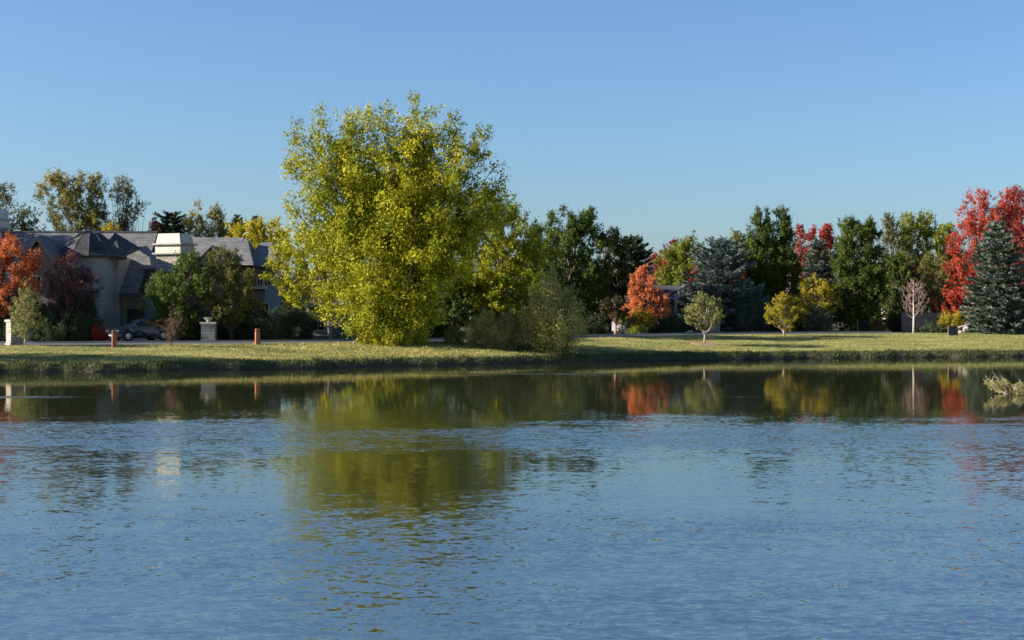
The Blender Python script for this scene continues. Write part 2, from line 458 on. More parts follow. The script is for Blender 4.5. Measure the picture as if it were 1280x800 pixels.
def conifer(name, label, px, py, prof, leaf, Y=None, r0=.16, group=None, cover=1.0, droop=.12, ls=.16, cat='tree', tiers=None, depth=.9, gapk=.25, asp=.2, spiky=.22):
    SEED[0] += 1; rng = np.random.default_rng(SEED[0])
    if Y is None: Y = gY(px, py)
    x = wx(px, Y); zb = float(ground(x, Y)); s = Y / F
    root = empty(name, (x, Y, zb - .03)); tag(root, label, cat, group)
    prof = sorted(prof)
    qy = np.array([p[0] for p in prof], float); l = np.array([p[1] for p in prof], float); r = np.array([p[2] for p in prof], float)
    zt = wz(qy[0], Y); zl = max(wz(qy[-1], Y), zb + .12)
    nt_ = tiers or int((zt - zl) / .34)
    mb = MB()
    mb.tube([(x, Y, zb - .03), (x, Y, zb + (zt - zb) * .5), (x, Y, zt - .05)], [r0 * 1.2, r0 * .6, .012], 8)
    PC, AX, LL = [], [], []
    area = np.sum((r[1:] + r[:-1] - l[1:] - l[:-1]) / 2 * np.diff(qy))
    tot = int(CONE_K * cover * 4.2 * area / ((ls * F / Y) ** 2 * 2 * asp) * .5); tot = min(tot, 150000)
    br = []
    for i in range(nt_):
        t = (i + rng.uniform(-.3, .3)) / nt_
        z = zl + (zt - zl) * t ** .95
        q = HOR + (CAMH - z) / s
        hl = max(.04, (np.interp(q, qy, r) - np.interp(q, qy, l)) / 2 * s)
        cc = ((np.interp(q, qy, r) + np.interp(q, qy, l)) / 2 - 640) * s
        nb = max(5, int(6 + hl * 2.6))
        a0 = rng.uniform(0, 6.28)
        for b in range(nb):
            a = a0 + 2 * math.pi * b / nb + rng.normal(0, .16)
            ln = hl * rng.uniform(1 - spiky * 1.6, 1 + spiky)
            rise = (-droop * (1 - t) + .35 * t) * ln
            p0 = np.array([x + (cc - x) * .4, Y, z])
            p2 = np.array([cc + ln * math.cos(a), Y + ln * math.sin(a) * depth, z + rise + .06])
            p1 = (p0 + p2) / 2 + np.array([0, 0, -.10 * ln])
            br.append((p0, p1, p2, ln))
            mb.tube([p0, p1, p2], [.012 + .014 * ln, .012, .005], 3, False)
    w = np.array([b[3] ** 1.4 + .02 for b in br]); w /= w.sum()
    k = rng.choice(len(br), tot, p=w)
    B0 = np.array([b[0] for b in br])[k]; B1 = np.array([b[1] for b in br])[k]; B2 = np.array([b[2] for b in br])[k]; LN = np.array([b[3] for b in br])[k]
    sT = rng.uniform(.12, 1.02, tot)[:, None] ** .75
    P = (1 - sT) ** 2 * B0 + 2 * sT * (1 - sT) * B1 + sT ** 2 * B2
    T = unit(2 * (1 - sT) * (B1 - B0) + 2 * sT * (B2 - B1))
    side = unit(np.cross(T, np.array([0, 0, 1.0])))
    lat = rng.normal(0, 1, tot)[:, None] * (.05 + .17 * LN[:, None] * (1.05 - sT))
    P = P + side * lat + np.array([0, 0, 1.0]) * (rng.normal(-.03, .07, tot)[:, None] - np.abs(lat) * .18)
    P[:, 2] = np.maximum(P[:, 2], zb + .03)
    ctint = rng.normal(.5, .17, len(br))
    tint = ctint[k] + rng.normal(0, .12, tot) + (sT[:, 0] - .6) * .2
    L = ls * rng.uniform(.7, 1.3, tot)
    ax = unit(T + side * np.sign(lat) * .7 + np.array([0, 0, -.1]))
    Q = leaf_quads(P, L, L * asp * 1.6, rng, ax, .72, np.broadcast_to(np.array([0, 0, 1.0]), P.shape), .35)
    Q = Q - np.array(root.location)
    mb.build('trunk', M['bark_dark'], root, loc=-np.array(root.location), smooth=True)
    quads_obj('crown', Q, tint, M[leaf], root)
    return root

def shrub(name, label, px, py, prof, leaf, Y=None, cat='shrub', rc=.35, ls=.09, cover=1.0, shell=.35, upr=.6, bark='bark', group=None, stretch=1.6, hue=.16, rough=.25,
          asp=.5, nstem=12, bias=0.0, depth=.85, foliage='foliage', reach=.96):
    SEED[0] += 1; rng = np.random.default_rng(SEED[0])
    if Y is None: Y = gY(px, py)
    x = wx(px, Y); zb = float(ground(x, Y))
    root = empty(name, (x, Y, zb - .03)); tag(root, label, cat, group)
    C, S, A, area = crown_points(prof, Y, rng, rc, 0, depth, shell, rough, upr, 1.2)
    C[:, 2] = np.maximum(C[:, 2], zb + .12)
    ls = ls * .85
    n = int(cover * COVER_K * area / ((ls * F / Y) ** 2 * 2 * asp)); n = min(n, 60000)
    P, k = fill_leaves(C, S, A, n, rng, stretch)
    P[:, 2] = np.maximum(P[:, 2], zb + .02)
    tint = rng.normal(.5 + bias, hue, len(C))[k] + rng.normal(0, .13, n)
    L = ls * rng.uniform(.65, 1.3, n)
    Q = leaf_quads(P, L, L * asp, rng, A[k], .45, unit(P - C[k]) + np.array([0, 0, .5]), .4) - np.array(root.location)
    mb = MB()
    for kk in rng.permutation(len(C))[:nstem]:
        c = C[kk]; b0 = np.array([x + (c[0] - x) * .3, Y + (c[1] - Y) * .3, zb - .03])
        mb.tube([b0, (b0 + c) / 2 + np.array([0, 0, .05]), b0 + (c - b0) * reach], [.025, .016, .006], 4, False)
    mb.build('stem', M[bark], root, loc=-np.array(root.location))
    quads_obj(foliage, Q, tint, M[leaf], root)
    return root

exec_parts = []
# ================================================================== SETTING
def lawn_material(name, ca, cb, cc, dry):
    m, nt, out = new_mat(name)
    tc = N(nt, 'ShaderNodeTexCoord')
    n1 = N(nt, 'ShaderNodeTexNoise', Scale=.35, Detail=5, Roughness=.65)
    mp = N(nt, 'ShaderNodeMapping'); mp.inputs['Scale'].default_value = (.6, 1.3, 1)
    nt.links.new(tc.outputs['Object'], mp.inputs['Vector']); nt.links.new(mp.outputs[0], n1.inputs['Vector'])
    r = ramp(nt, [(.3, ca), (.5, cb), (.7, cc)])
    nt.links.new(n1.outputs['Fac'], r.inputs[0])
    n2 = N(nt, 'ShaderNodeTexNoise', Scale=3.2, Detail=6, Roughness=.75)
    nt.links.new(tc.outputs['Object'], n2.inputs['Vector'])
    r2 = ramp(nt, [(.38, (.38, .40, .38)), (.62, (1.25, 1.2, 1.1))])  # grass mottling, widened to put shade patches into the colour as well
    nt.links.new(n2.outputs['Fac'], r2.inputs[0])
    mx = N(nt, 'ShaderNodeMix', data_type='RGBA', blend_type='MULTIPLY'); mx.inputs[0].default_value = .8
    nt.links.new(r.outputs[0], mx.inputs[6]); nt.links.new(r2.outputs[0], mx.inputs[7])
    b = N(nt, 'ShaderNodeBsdfPrincipled', Roughness=.95)
    b.inputs['Specular IOR Level'].default_value = .1
    nt.links.new(mx.outputs[2], b.inputs['Base Color'])
    n3 = N(nt, 'ShaderNodeTexNoise', Scale=9, Detail=4, Roughness=.8)
    nt.links.new(tc.outputs['Object'], n3.inputs['Vector'])
    bp = N(nt, 'ShaderNodeBump', Strength=.8, Distance=.08)
    nt.links.new(n3.outputs['Fac'], bp.inputs['Height']); nt.links.new(bp.outputs[0], b.inputs['Normal'])
    nt.links.new(b.outputs[0], out.inputs[0])
    return m
M['lawn'] = lawn_material('lawn', (.09, .115, .032), (.235, .235, .078), (.37, .34, .14), 0)
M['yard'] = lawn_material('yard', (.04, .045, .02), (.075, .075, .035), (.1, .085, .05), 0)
M['mud'] = noisy('lake_mud', (.03, .028, .018), (.075, .062, .04), 3, .9, .6)
M['asphalt'] = noisy('asphalt', (.06, .06, .063), (.095, .093, .092), 1.2, .9, .3, scale2=60, bdist=.01)
M['concrete'] = noisy('concrete', (.26, .25, .235), (.36, .345, .32), 1.6, .9, .2)

def build_ground():
    xs = np.concatenate([np.linspace(-400, -64, 43)[:-1], np.arange(-64, 86, .5), np.linspace(86, 400, 41)])
    cols = []
    s = shoreY(xs); r = roadY(xs)
    rows = [np.full_like(xs, v) for v in (-220, -60, -12, 0, 2, 5, 9, 14, 30)]
    kinds = [0] * 4 + [1] * 5
    offs = [-14, -6, -2.5, -1.2, -.5, 0, .12, .3, .5, .75, 1.1, 1.6]
    for o in offs: rows.append(s + o)
    kinds += [1] * 5 + [1, 1, 1, 1, 0, 0, 0]
    for t in np.linspace(.06, 1, 22): rows.append(s + 1.6 + (r - s - 1.6) * t)
    kinds += [0] * 22
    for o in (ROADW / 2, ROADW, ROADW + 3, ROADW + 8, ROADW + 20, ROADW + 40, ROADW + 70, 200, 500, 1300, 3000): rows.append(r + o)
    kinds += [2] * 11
    Yg = np.stack(rows); Xg = np.broadcast_to(xs, Yg.shape)
    Z = ground(Xg, Yg)
    nr, nc = Yg.shape
    V = np.stack([Xg, Yg, Z], -1).reshape(-1, 3)
    faces, mi = [], []
    for i in range(nr - 1):
        for j in range(nc - 1):
            a = i * nc + j
            faces.append((a, a + 1, a + nc + 1, a + nc)); mi.append(kinds[i])
    me = bpy.data.meshes.new('ground'); me.from_pydata(V.tolist(), [], faces)
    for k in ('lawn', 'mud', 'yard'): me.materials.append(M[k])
    me.polygons.foreach_set('material_index', np.array(mi, np.int32)); me.shade_smooth()
    o = bpy.data.objects.new('ground', me); col.objects.link(o); tag(o, kind='structure')
build_ground()

def strip(name, x0, x1, o0, o1, lift, mat, th=.0, step=1.0):
    """a strip following the road from offset o0 to o1 beyond its near edge"""
    xs = np.arange(x0, x1 + step, step); r = roadY(xs)
    v, f = [], []
    for x, y in zip(xs, r):
        za = float(ground(x, y + .01)) + lift
        v += [(x, y + o0, za), (x, y + o1, za)]
        if th: v += [(x, y + o0, za - th), (x, y + o1, za - th)]
    k = 4 if th else 2
    for i in range(len(xs) - 1):
        a = i * k; b = a + k
        f.append((a, b, b + 1, a + 1))
        if th: f += [(a, a + 2, b + 2, b), (a + 1, b + 1, b + 3, a + 3)]
    me = bpy.data.meshes.new(name); me.from_pydata(v, [], f); me.materials.append(mat)
    o = bpy.data.objects.new(name, me); col.objects.link(o); return tag(o, kind='structure')
strip('road', -130, 35.5, .12, ROADW - .15, .012, M['asphalt'])
strip('road_edge_strip', -130, 35.5, -.05, .118, .035, M['concrete'], .12)
strip('kerb', -130, 35.5, ROADW - .148, ROADW + .02, .13, M['concrete'], .3)
strip('sidewalk', -130, 35.5, ROADW + 1.1, ROADW + 2.4, .08, M['concrete'], .3)

# driveway up to the porch
def driveway():
    v, f = [], []
    for i, t in enumerate(np.linspace(0, 1, 8)):
        for px in (118, 206):
            Y0 = 108.2; Y = Y0 + t * 10.5
            x = wx(px, 110) + (0 if px < 150 else 0)
            v.append((x, Y, float(ground(x, Y)) + .09 + .02 * t))
    for i in range(7): f.append((2 * i, 2 * i + 1, 2 * i + 3, 2 * i + 2))
    me = bpy.data.meshes.new('driveway'); me.from_pydata(v, [], f); me.materials.append(M['concrete'])
    o = bpy.data.objects.new('driveway', me); col.objects.link(o); tag(o, kind='structure')
driveway()

# ------------------------------------------------------------------ water
def water_material():
    m, nt, out = new_mat('lake_water')
    L = nt.links.new
    geo = N(nt, 'ShaderNodeNewGeometry')
    sep = N(nt, 'ShaderNodeSeparateXYZ'); L(geo.outputs['Position'], sep.inputs[0])
    X, Y = sep.outputs[0], sep.outputs[1]
    def noise(sx, sy, detail=2, rough=.5, w=0.0, dist=0.0):
        mp = N(nt, 'ShaderNodeMapping'); mp.inputs['Scale'].default_value = (sx, sy, 1); mp.inputs['Location'].default_value = (w, w * .7, w)
        L(geo.outputs['Position'], mp.inputs['Vector'])
        n = N(nt, 'ShaderNodeTexNoise', Scale=1.0, Detail=detail, Roughness=rough, Distortion=dist)
        L(mp.outputs[0], n.inputs['Vector'])
        return n
    # wind patches: how rough the surface is, by place (breeze lanes lie across the lake)
    wob = noise(.035, .05, 3, .6, 3.1)
    wob2 = noise(.25, .5, 3, .6, 7.7)
    yw = math_(nt, 'ADD', Y, math_(nt, 'MULTIPLY', math_(nt, 'SUBTRACT', wob.outputs['Fac'], .5), 14.0))
    yw = math_(nt, 'ADD', yw, math_(nt, 'MULTIPLY', math_(nt, 'SUBTRACT', wob2.outputs['Fac'], .5), 9.0))
    yw = math_(nt, 'ADD', yw, math_(nt, 'MULTIPLY', X, -.06))
    t = math_(nt, 'DIVIDE', yw, 130.0)
    am = ramp(nt, AMP_STOPS)
    L(t, am.inputs[0])
    amp = am.outputs[0]
    # only a lane near the middle stays smooth close in; to both sides the breeze ruffles the water
    lane = math_(nt, 'ABSOLUTE', math_(nt, 'ADD', math_(nt, 'ADD', X, 1.8), math_(nt, 'MULTIPLY', math_(nt, 'SUBTRACT', wob2.outputs['Fac'], .5), 5.0)))
    side = math_(nt, 'MULTIPLY', math_(nt, 'SMOOTH_MIN', math_(nt, 'MAXIMUM', math_(nt, 'DIVIDE', math_(nt, 'SUBTRACT', lane, 3.6), 4.0), 0.0), 1.0, .2), .12)
    near = math_(nt, 'LESS_THAN', yw, 37.0)
    amp = math_(nt, 'MAXIMUM', amp, math_(nt, 'MULTIPLY', side, near))
    # mottled gusts
    gust = noise(.16, .42, 4, .65, 11.0)
    gr = ramp(nt, [(.3, .45), (.7, 1.5)]); L(gust.outputs['Fac'], gr.inputs[0])
    amp = math_(nt, 'MULTIPLY', amp, gr.outputs[0])
    # narrow ruffled streaks far out
    for (cx, cy, hx, hy, k) in STREAKS:
        dx = math_(nt, 'DIVIDE', math_(nt, 'SUBTRACT', X, cx), hx)
        wv = noise(.3, .6, 3, .6, cx)
        yy = math_(nt, 'ADD', math_(nt, 'SUBTRACT', Y, cy), math_(nt, 'MULTIPLY', math_(nt, 'SUBTRACT', wv.outputs['Fac'], .5), hy * 1.6))
        dy = math_(nt, 'DIVIDE', yy, hy)
        d = math_(nt, 'ADD', math_(nt, 'MULTIPLY', dx, dx), math_(nt, 'MULTIPLY', dy, dy))
        e = math_(nt, 'MAXIMUM', math_(nt, 'SUBTRACT', 1.0, d), 0.0)
        amp = math_(nt, 'ADD', amp, math_(nt, 'MULTIPLY', e, k))
    # wavelets: two scales of slopes
    n1 = noise(2.4, 4.4, 3, .55, 0.0, .6)
    n2 = noise(8.0, 13.0, 2, .6, 5.0, .4)
    n0 = noise(.5, 1.2, 2, .5, 9.0)
    def sub(n):
        v = N(nt, 'ShaderNodeVectorMath', operation='SUBTRACT'); L(n.outputs['Color'], v.inputs[0]); v.inputs[1].default_value = (.5, .5, .5)
        return v.outputs[0]
    def mul(v, k):
        q = N(nt, 'ShaderNodeVectorMath', operation='SCALE'); L(v, q.inputs[0])
        if isinstance(k, (int, float)): q.inputs['Scale'].default_value = k
        else: L(k, q.inputs['Scale'])
        return q.outputs[0]
    def add(a, b):
        q = N(nt, 'ShaderNodeVectorMath', operation='ADD'); L(a, q.inputs[0]); L(b, q.inputs[1]); return q.outputs[0]
    v = add(add(mul(sub(n1), 1.0), mul(sub(n2), 1.5)), mul(sub(n0), .2))
    v = mul(v, amp)
    s2 = N(nt, 'ShaderNodeSeparateXYZ'); L(v, s2.inputs[0])
    cmb = N(nt, 'ShaderNodeCombineXYZ'); cmb.inputs[2].default_value = 1.0
    L(math_(nt, 'MULTIPLY', s2.outputs[0], .55), cmb.inputs[0])
    L(math_(nt, 'SUBTRACT', s2.outputs[1], math_(nt, 'MULTIPLY', amp, LEE)), cmb.inputs[1])
    nn = N(nt, 'ShaderNodeVectorMath', operation='NORMALIZE'); L(cmb.outputs[0], nn.inputs[0])
    b = N(nt, 'ShaderNodeBsdfPrincipled', Roughness=.03, IOR=8.0)
    b.inputs['Base Color'].default_value = WATER_COL
    b.inputs['Specular Tint'].default_value = (1.0, .97, .89, 1)
    b.inputs['Specular IOR Level'].default_value = .5
    L(nn.outputs[0], b.inputs['Normal'])
    L(b.outputs[0], out.inputs[0])
    return m
WATER_COL = (.016, .021, .012, 1)
LEE = .15
AMP_STOPS = [(0, .17), (13 / 130, .23), (19 / 130, .27), (23 / 130, .15), (26.5 / 130, .055), (34 / 130, .045), (38 / 130, .32), (43 / 130, .34), (47 / 130, .10), (52 / 130, .013), (1, .011)]
STREAKS = [(0.6, 84, 6.5, 1.2, .5), (18.5, 101, 5.5, 1.0, .4), (-22, 60, 6.5, 1.0, .35), (10.0, 60.0, 4, .5, .1)]
M['water'] = water_material()
me = bpy.data.meshes.new('water')
me.from_pydata([(-395, 3, 0), (395, 3, 0), (395, 170, 0), (-395, 170, 0)], [], [(0, 1, 2, 3)])
me.materials.append(M['water'])
o = bpy.data.objects.new('water', me); col.objects.link(o); tag(o, kind='structure')

# ------------------------------------------------------------------ grass and fallen leaves (uncountable)
def blades(name, n, seed, mat, sampler, hmin, hmax, wmin, wmax, lean):
    rng = np.random.default_rng(seed)
    x, y, k = sampler(rng, n)
    z = ground(x, y)
    n = len(x)
    h = rng.uniform(hmin, hmax, n) * k; w = rng.uniform(wmin, wmax, n)
    a = rng.uniform(0, 2 * math.pi, n)
    ux, uy = np.cos(a), np.sin(a)
    lx = rng.normal(0, lean, n) * h; ly = rng.normal(-.15, lean, n) * h
    B = np.stack([x, y, z - .01], -1)
    W = np.stack([ux * w, uy * w, 0 * w], -1)
    T = B + np.stack([lx, ly, h], -1)
    Q = np.stack([B - W, B + W, T + W * .35, T - W * .35], 1)
    patch = .5 + .35 * np.sin(x * .9 + y * .4) * np.sin(y * 1.3 - x * .23)
    o = quads_obj(name, Q, .55 * patch + rng.normal(.22, .17, n), mat)
    return tag(o, kind='stuff')
def bank_sampler(rng, n):
    x = np.interp(rng.uniform(0, 1, n), [0, 1], [-52, 66]); s = shoreY(x)
    clump = .55 + .5 * np.sin(x * 2.3) * np.sin(x * .77 + 1) + .35 * np.sin(x * 6.1)
    tuft = np.clip(np.sin(x * 1.37 + 2) * np.sin(x * .41) * np.sin(x * 3.3), 0, 1) ** 2
    return x, s + rng.uniform(.02, 1.0, n) ** 1.0, np.clip(.7 + .5 * clump, .35, 1.5) + .9 * tuft
def lawn_sampler(rng, n):
    x = rng.uniform(-52, 66, n); s = shoreY(x); r = roadY(x)
    t = rng.uniform(0, 1, n)
    return x, s + .8 + (r - s - .9) * t, 1 + .5 * np.sin(x * 1.1 + s) * np.sin(t * 17 + x * .4)
blades('bank_grass', 26000, 5, M['grass_bank'], bank_sampler, .06, .19, .012, .03, .35)
blades('lawn_grass', 90000, 6, M['grass'], lawn_sampler, .03, .08, .012, .03, .5)
def litter():
    rng = np.random.default_rng(9); n = 2600
    cx = rng.choice([wx(490, 105), wx(620, 110), wx(420, 104)], n, p=[.6, .2, .2])
    x = cx + rng.normal(0, 5.0, n); r = roadY(x); s = shoreY(x)
    y = s + 1 + (r - s - 1.2) * rng.uniform(0, 1, n)
    C = np.stack([x, y, ground(x, y) + .05], -1)
    Q = leaf_quads(C, .06, .045, rng, None, 0, np.broadcast_to(np.array([0, 0, 1.0]), C.shape), .7)
    tag(quads_obj('fallen_leaves', Q, rng.uniform(0, 1, n), M['leaf_litter']), kind='stuff')
litter()
# ================================================================== BUILDING MATERIALS
def tile_mat(name, c1, c2, cm, bw=.33, rh=.22, stone=False):
    m, nt, out = new_mat(name)
    tc = N(nt, 'ShaderNodeTexCoord'); sp = N(nt, 'ShaderNodeSeparateXYZ'); nt.links.new(tc.outputs['Object'], sp.inputs[0])
    cb = N(nt, 'ShaderNodeCombineXYZ')
    nt.links.new(math_(nt, 'ADD', sp.outputs[0], sp.outputs[1]), cb.inputs[0]); nt.links.new(sp.outputs[2], cb.inputs[1])
    br = N(nt, 'ShaderNodeTexBrick'); br.inputs['Scale'].default_value = 1.0
    br.inputs['Brick Width'].default_value = bw; br.inputs['Row Height'].default_value = rh
    br.inputs['Mortar Size'].default_value = .012 if not stone else .02
    br.inputs['Color1'].default_value = (*c1, 1); br.inputs['Color2'].default_value = (*c2, 1); br.inputs['Mortar'].default_value = (*cm, 1)
    nt.links.new(cb.outputs[0], br.inputs['Vector'])
    ns = N(nt, 'ShaderNodeTexNoise', Scale=1.1 if not stone else 5, Detail=5)
    nt.links.new(tc.outputs['Object'], ns.inputs['Vector'])
    r = ramp(nt, [(.3, (.7, .7, .72)), (.7, (1.2, 1.17, 1.12))]); nt.links.new(ns.outputs['Fac'], r.inputs[0])
    mx = N(nt, 'ShaderNodeMix', data_type='RGBA', blend_type='MULTIPLY'); mx.inputs[0].default_value = 1
    nt.links.new(br.outputs['Color'], mx.inputs[6]); nt.links.new(r.outputs[0], mx.inputs[7])
    b = N(nt, 'ShaderNodeBsdfPrincipled', Roughness=.85); b.inputs['Specular IOR Level'].default_value = .25
    nt.links.new(mx.outputs[2], b.inputs['Base Color'])
    bp = N(nt, 'ShaderNodeBump', Strength=.7, Distance=.03, invert=True); nt.links.new(br.outputs['Fac'], bp.inputs['Height'])
    nt.links.new(bp.outputs[0], b.inputs['Normal']); nt.links.new(b.outputs[0], out.inputs[0])
    return m
M['roof_tile'] = tile_mat('roof_tile', (.128, .132, .142), (.18, .184, .192), (.05, .052, .056), .3, .17)
M['roof_slate'] = tile_mat('roof_slate', (.04, .048, .06), (.07, .078, .092), (.05, .05, .055), .3, .2)
M['roof_dark'] = tile_mat('roof_turret', (.032, .036, .044), (.055, .06, .07), (.02, .02, .024), .3, .17)
M['stone'] = tile_mat('stone_masonry', (.42, .39, .34), (.26, .25, .23), (.2, .19, .18), .34, .19, True)
M['stone_pale'] = tile_mat('stone_pale', (.37, .35, .31), (.25, .235, .21), (.16, .15, .145), .3, .17, True)
M['stucco'] = noisy('stucco', (.205, .2, .188), (.31, .30, .27), .7, .92, .25, scale2=40)
M['stucco_white'] = noisy('stucco_white', (.40, .385, .335), (.53, .51, .45), 1.5, .9, .2, scale2=40)
M['stucco_grey'] = noisy('stucco_grey', (.13, .135, .145), (.185, .19, .195), 1.5, .9, .2, scale2=40)
M['fascia'] = noisy('fascia_brown', (.05, .045, .042), (.08, .072, .066), 4, .7, .1)
M['trim_white'] = noisy('trim_white', (.30, .30, .30), (.40, .40, .39), 3, .6, .05)
M['door_wood'] = noisy('door_wood', (.05, .035, .025), (.09, .06, .042), 5, .6, .2)
M['rust_wood'] = noisy('post_rust_wood', (.22, .075, .035), (.34, .125, .058), 9, .85, .4, c3=(.14, .05, .03))
M['rock'] = noisy('rock', (.18, .165, .145), (.32, .295, .26), 3, .9, .7, c3=(.25, .21, .175))
M['dark_metal'] = noisy('dark_metal', (.02, .022, .03), (.032, .035, .045), 6, .5, .05)
M['post_metal'] = noisy('post_metal', (.16, .14, .12), (.24, .21, .18), 6, .6, .1)
M['wood_fence'] = noisy('fence_wood', (.2, .15, .12), (.3, .23, .19), 5, .9, .3)
def glass(name, c=(.02, .026, .034), rough=.06):
    m, nt, out = new_mat(name)
    b = N(nt, 'ShaderNodeBsdfPrincipled', Roughness=rough, IOR=1.5); b.inputs['Base Color'].default_value = (*c, 1)
    ns = N(nt, 'ShaderNodeTexNoise', Scale=1.5); tc = N(nt, 'ShaderNodeTexCoord'); nt.links.new(tc.outputs['Object'], ns.inputs['Vector'])
    bp = N(nt, 'ShaderNodeBump', Strength=.03, Distance=.05); nt.links.new(ns.outputs['Fac'], bp.inputs['Height']); nt.links.new(bp.outputs[0], b.inputs['Normal'])
    nt.links.new(b.outputs[0], out.inputs[0]); return m
M['glass'] = glass('window_glass')
M['car_glass'] = glass('car_glass', (.012, .014, .018), .04)

def window_on(parent, x0, x1, z0, z1, y, loc, mat='trim_white', cross=True, name='window'):
    """a window in a wall facing -y at y: frame bars proud of the wall, one pane"""
    mb = MB(); t = .09
    mb.box(x0 - t, x1 + t, y - .07, y + .02, z1, z1 + t); mb.box(x0 - t, x1 + t, y - .10, y + .02, z0 - t, z0)
    mb.box(x0 - t, x0, y - .068, y + .02, z0, z1); mb.box(x1, x1 + t, y - .068, y + .02, z0, z1)
    if cross:
        xm = (x0 + x1) / 2; mb.box(xm - .025, xm + .025, y - .055, y - .015, z0, z1)
    f = mb.build(name, M[mat], parent, loc)
    p = MB().box(x0 + .001, x1 - .001, y - .012, y - .004, z0 + .001, z1 - .001).build('pane', M['glass'], f)
    return f

def gable_roof(mb, xa, xb, xr, za, zb, zr, y0, y1, th=.18):
    """ridge along y at (xr, zr); eaves (xa, za) and (xb, zb)"""
    mb.slab([(xa, y0, za), (xr, y0, zr), (xr, y1, zr), (xa, y1, za)][::-1], th)
    mb.slab([(xr, y0, zr), (xb, y0, zb), (xb, y1, zb), (xr, y1, zr)][::-1], th)

# ================================================================== LARGE HOUSE (left)
def large_house():
    cx, cy = wx(170, 122), 121.0
    root = empty('house', (cx - .25, cy, 0), R(2)); tag(root, 'large beige house with grey tiled roofs, dark turret and two white chimneys', 'house')
    loc = (-cx, -cy, 0)
    g = 1.3
    B = lambda name, mb, mat, par=root, **k: mb.build(name, M[mat], par, loc if par is root else (0, 0, 0), **k)
    # main block under the long ridge
    xl, xr_ = wx(-60, 122), wx(192, 122)
    zr, ze = wz(290.5, 125), wz(366, 117.3)
    w = MB()
    w.box(xl, xr_ - .3, 120.2, 130, g - .3, ze + .1)
    w.prism_y([(0, 0)] * 0 or [(xl, ze), (xr_ - .3, ze), (xr_ - .3, ze + .02), (xl, ze + .02)], 120.3, 129.9)
    # end wall triangle
    w.face([(xr_ - .3, 119, ze + .5), (xr_ - .3, 131, ze + .5), (xr_ - .3, 125, zr - .3)])
    wall = B('wall', w, 'stucco')
    rf = MB()
    ridge_y = 125.0
    rf.slab([(xl - .5, 117.3, ze), (xr_, 117.3, ze), (xr_, ridge_y, zr), (xl - .5, ridge_y, zr)], .16)
    rf.slab([(xl - .5, ridge_y, zr), (xr_, ridge_y, zr), (xr_, 132.7, ze), (xl - .5, 132.7, ze)], .16)
    rf.box(xl - .5, xr_, ridge_y - .14, ridge_y + .14, zr - .04, zr + .1)
    roof = B('roof', rf, 'roof_tile')
    fb = MB().box(xl - .5, xr_ - .02, 117.18, 117.296, ze - .34, ze - .02)
    B('eave_board', fb, 'fascia')
    # left front gable wing
    xa, xb, xm = wx(18, 112), wx(73, 112), wx(46, 112)
    za = wz(331, 112); zg = wz(296, 112)
    w = MB(); w.prism_y([(xa + .45, g - .3), (xb - .45, g - .3), (xb - .45, za + .12), (xm, zg - .32), (xa + .45, za + .12)], 112.6, 124)
    gw = B('gable_wing', w, 'stucco')
    rf = MB(); gable_roof(rf, xa, xb, xm, za, za, zg, 112.0, 125.6)
    B('roof', rf, 'roof_tile')
    fb = MB()
    for xe in (xa, xb):
        fb.slab([(xe, 111.9, za - .02), (xm, 111.9, zg - .02), (xm, 111.996, zg - .02), (xe, 111.996, za - .02)], .3)
    B('barge_board', fb, 'fascia')
    window_on(root, wx(41, 112.6), wx(51, 112.6), wz(360, 112.6), wz(346, 112.6), 112.6, loc)
    window_on(root, wx(26, 112.6), wx(36, 112.6), wz(408, 112.6), wz(384, 112.6), 112.6, loc)
    # turret: canted two-storey bay under a dark flared roof
    x0, x1 = wx(73, 114), wx(131, 114); zt = wz(317.5, 114)
    pts = [(x0, 121), (x0, 115.2), (x0 + .9, 114.2), (x1 - .9, 114.2), (x1, 115.2), (x1, 121)]
    w = MB(); n = len(pts)
    for i in range(n - 1):
        (ax, ay), (bx, by) = pts[i], pts[i + 1]
        w.face([(ax, ay, g - .3), (bx, by, g - .3), (bx, by, zt), (ax, ay, zt)])
    w.face([(px_, py_, zt) for px_, py_ in pts])
    B('turret', w, 'stucco')
    cxm, cym = (x0 + x1) / 2 - .1, 117.3
    zap = wz(288.5, 117.3)
    rings = []
    for k, (s_, zz) in enumerate([(1.0, zt - .04), (.84, zt + .34), (.62, zt + (zap - zt) * .55), (.32, zt + (zap - zt) * .87), (.03, zap)]):
        ring = []
        for a in range(12):
            t = 2 * math.pi * (a + .5) / 12
            ring.append((cxm + 2.55 * s_ * math.cos(t), cym + 3.6 * s_ * math.sin(t), zz))
        rings.append(ring)
    w = MB()
    for k in range(4):
        for a in range(12):
            b2 = (a + 1) % 12
            w.face([rings[k][a], rings[k][b2], rings[k + 1][b2], rings[k + 1][a]])
    w.face(rings[0][::-1]); w.face(rings[-1])
    tr = B('turret_roof', w, 'roof_dark')
    w = MB()
    for a in range(12): w.tube([rings[k][a] for k in range(5)], [.03] * 5, 4)
    B('roof_hip_caps', w, 'roof_dark')
    w = MB()
    w.tube([(p[0], p[1], zt - .1) for p in rings[0]] + [(rings[0][0][0], rings[0][0][1], zt - .1)], [.15] * 13, 6)
    B('gutter', w, 'fascia')
    window_on(root, wx(105, 114.2), wx(113, 114.2), wz(352, 114.2), wz(336, 114.2), 114.2, loc, 'fascia')
    window_on(root, wx(88, 114.2), wx(97, 114.2), wz(352, 114.2), wz(336, 114.2), 114.2, loc, 'fascia')
    # link wall between the turret and the main roof with its own low hipped roof
    xa2, xb2 = x1 - .05, wx(152, 116.6)
    w = MB(); w.box(xa2, xb2 - .25, 117.0, 122.5, g - .3, zt - .08)
    B('link_wall', w, 'stucco')
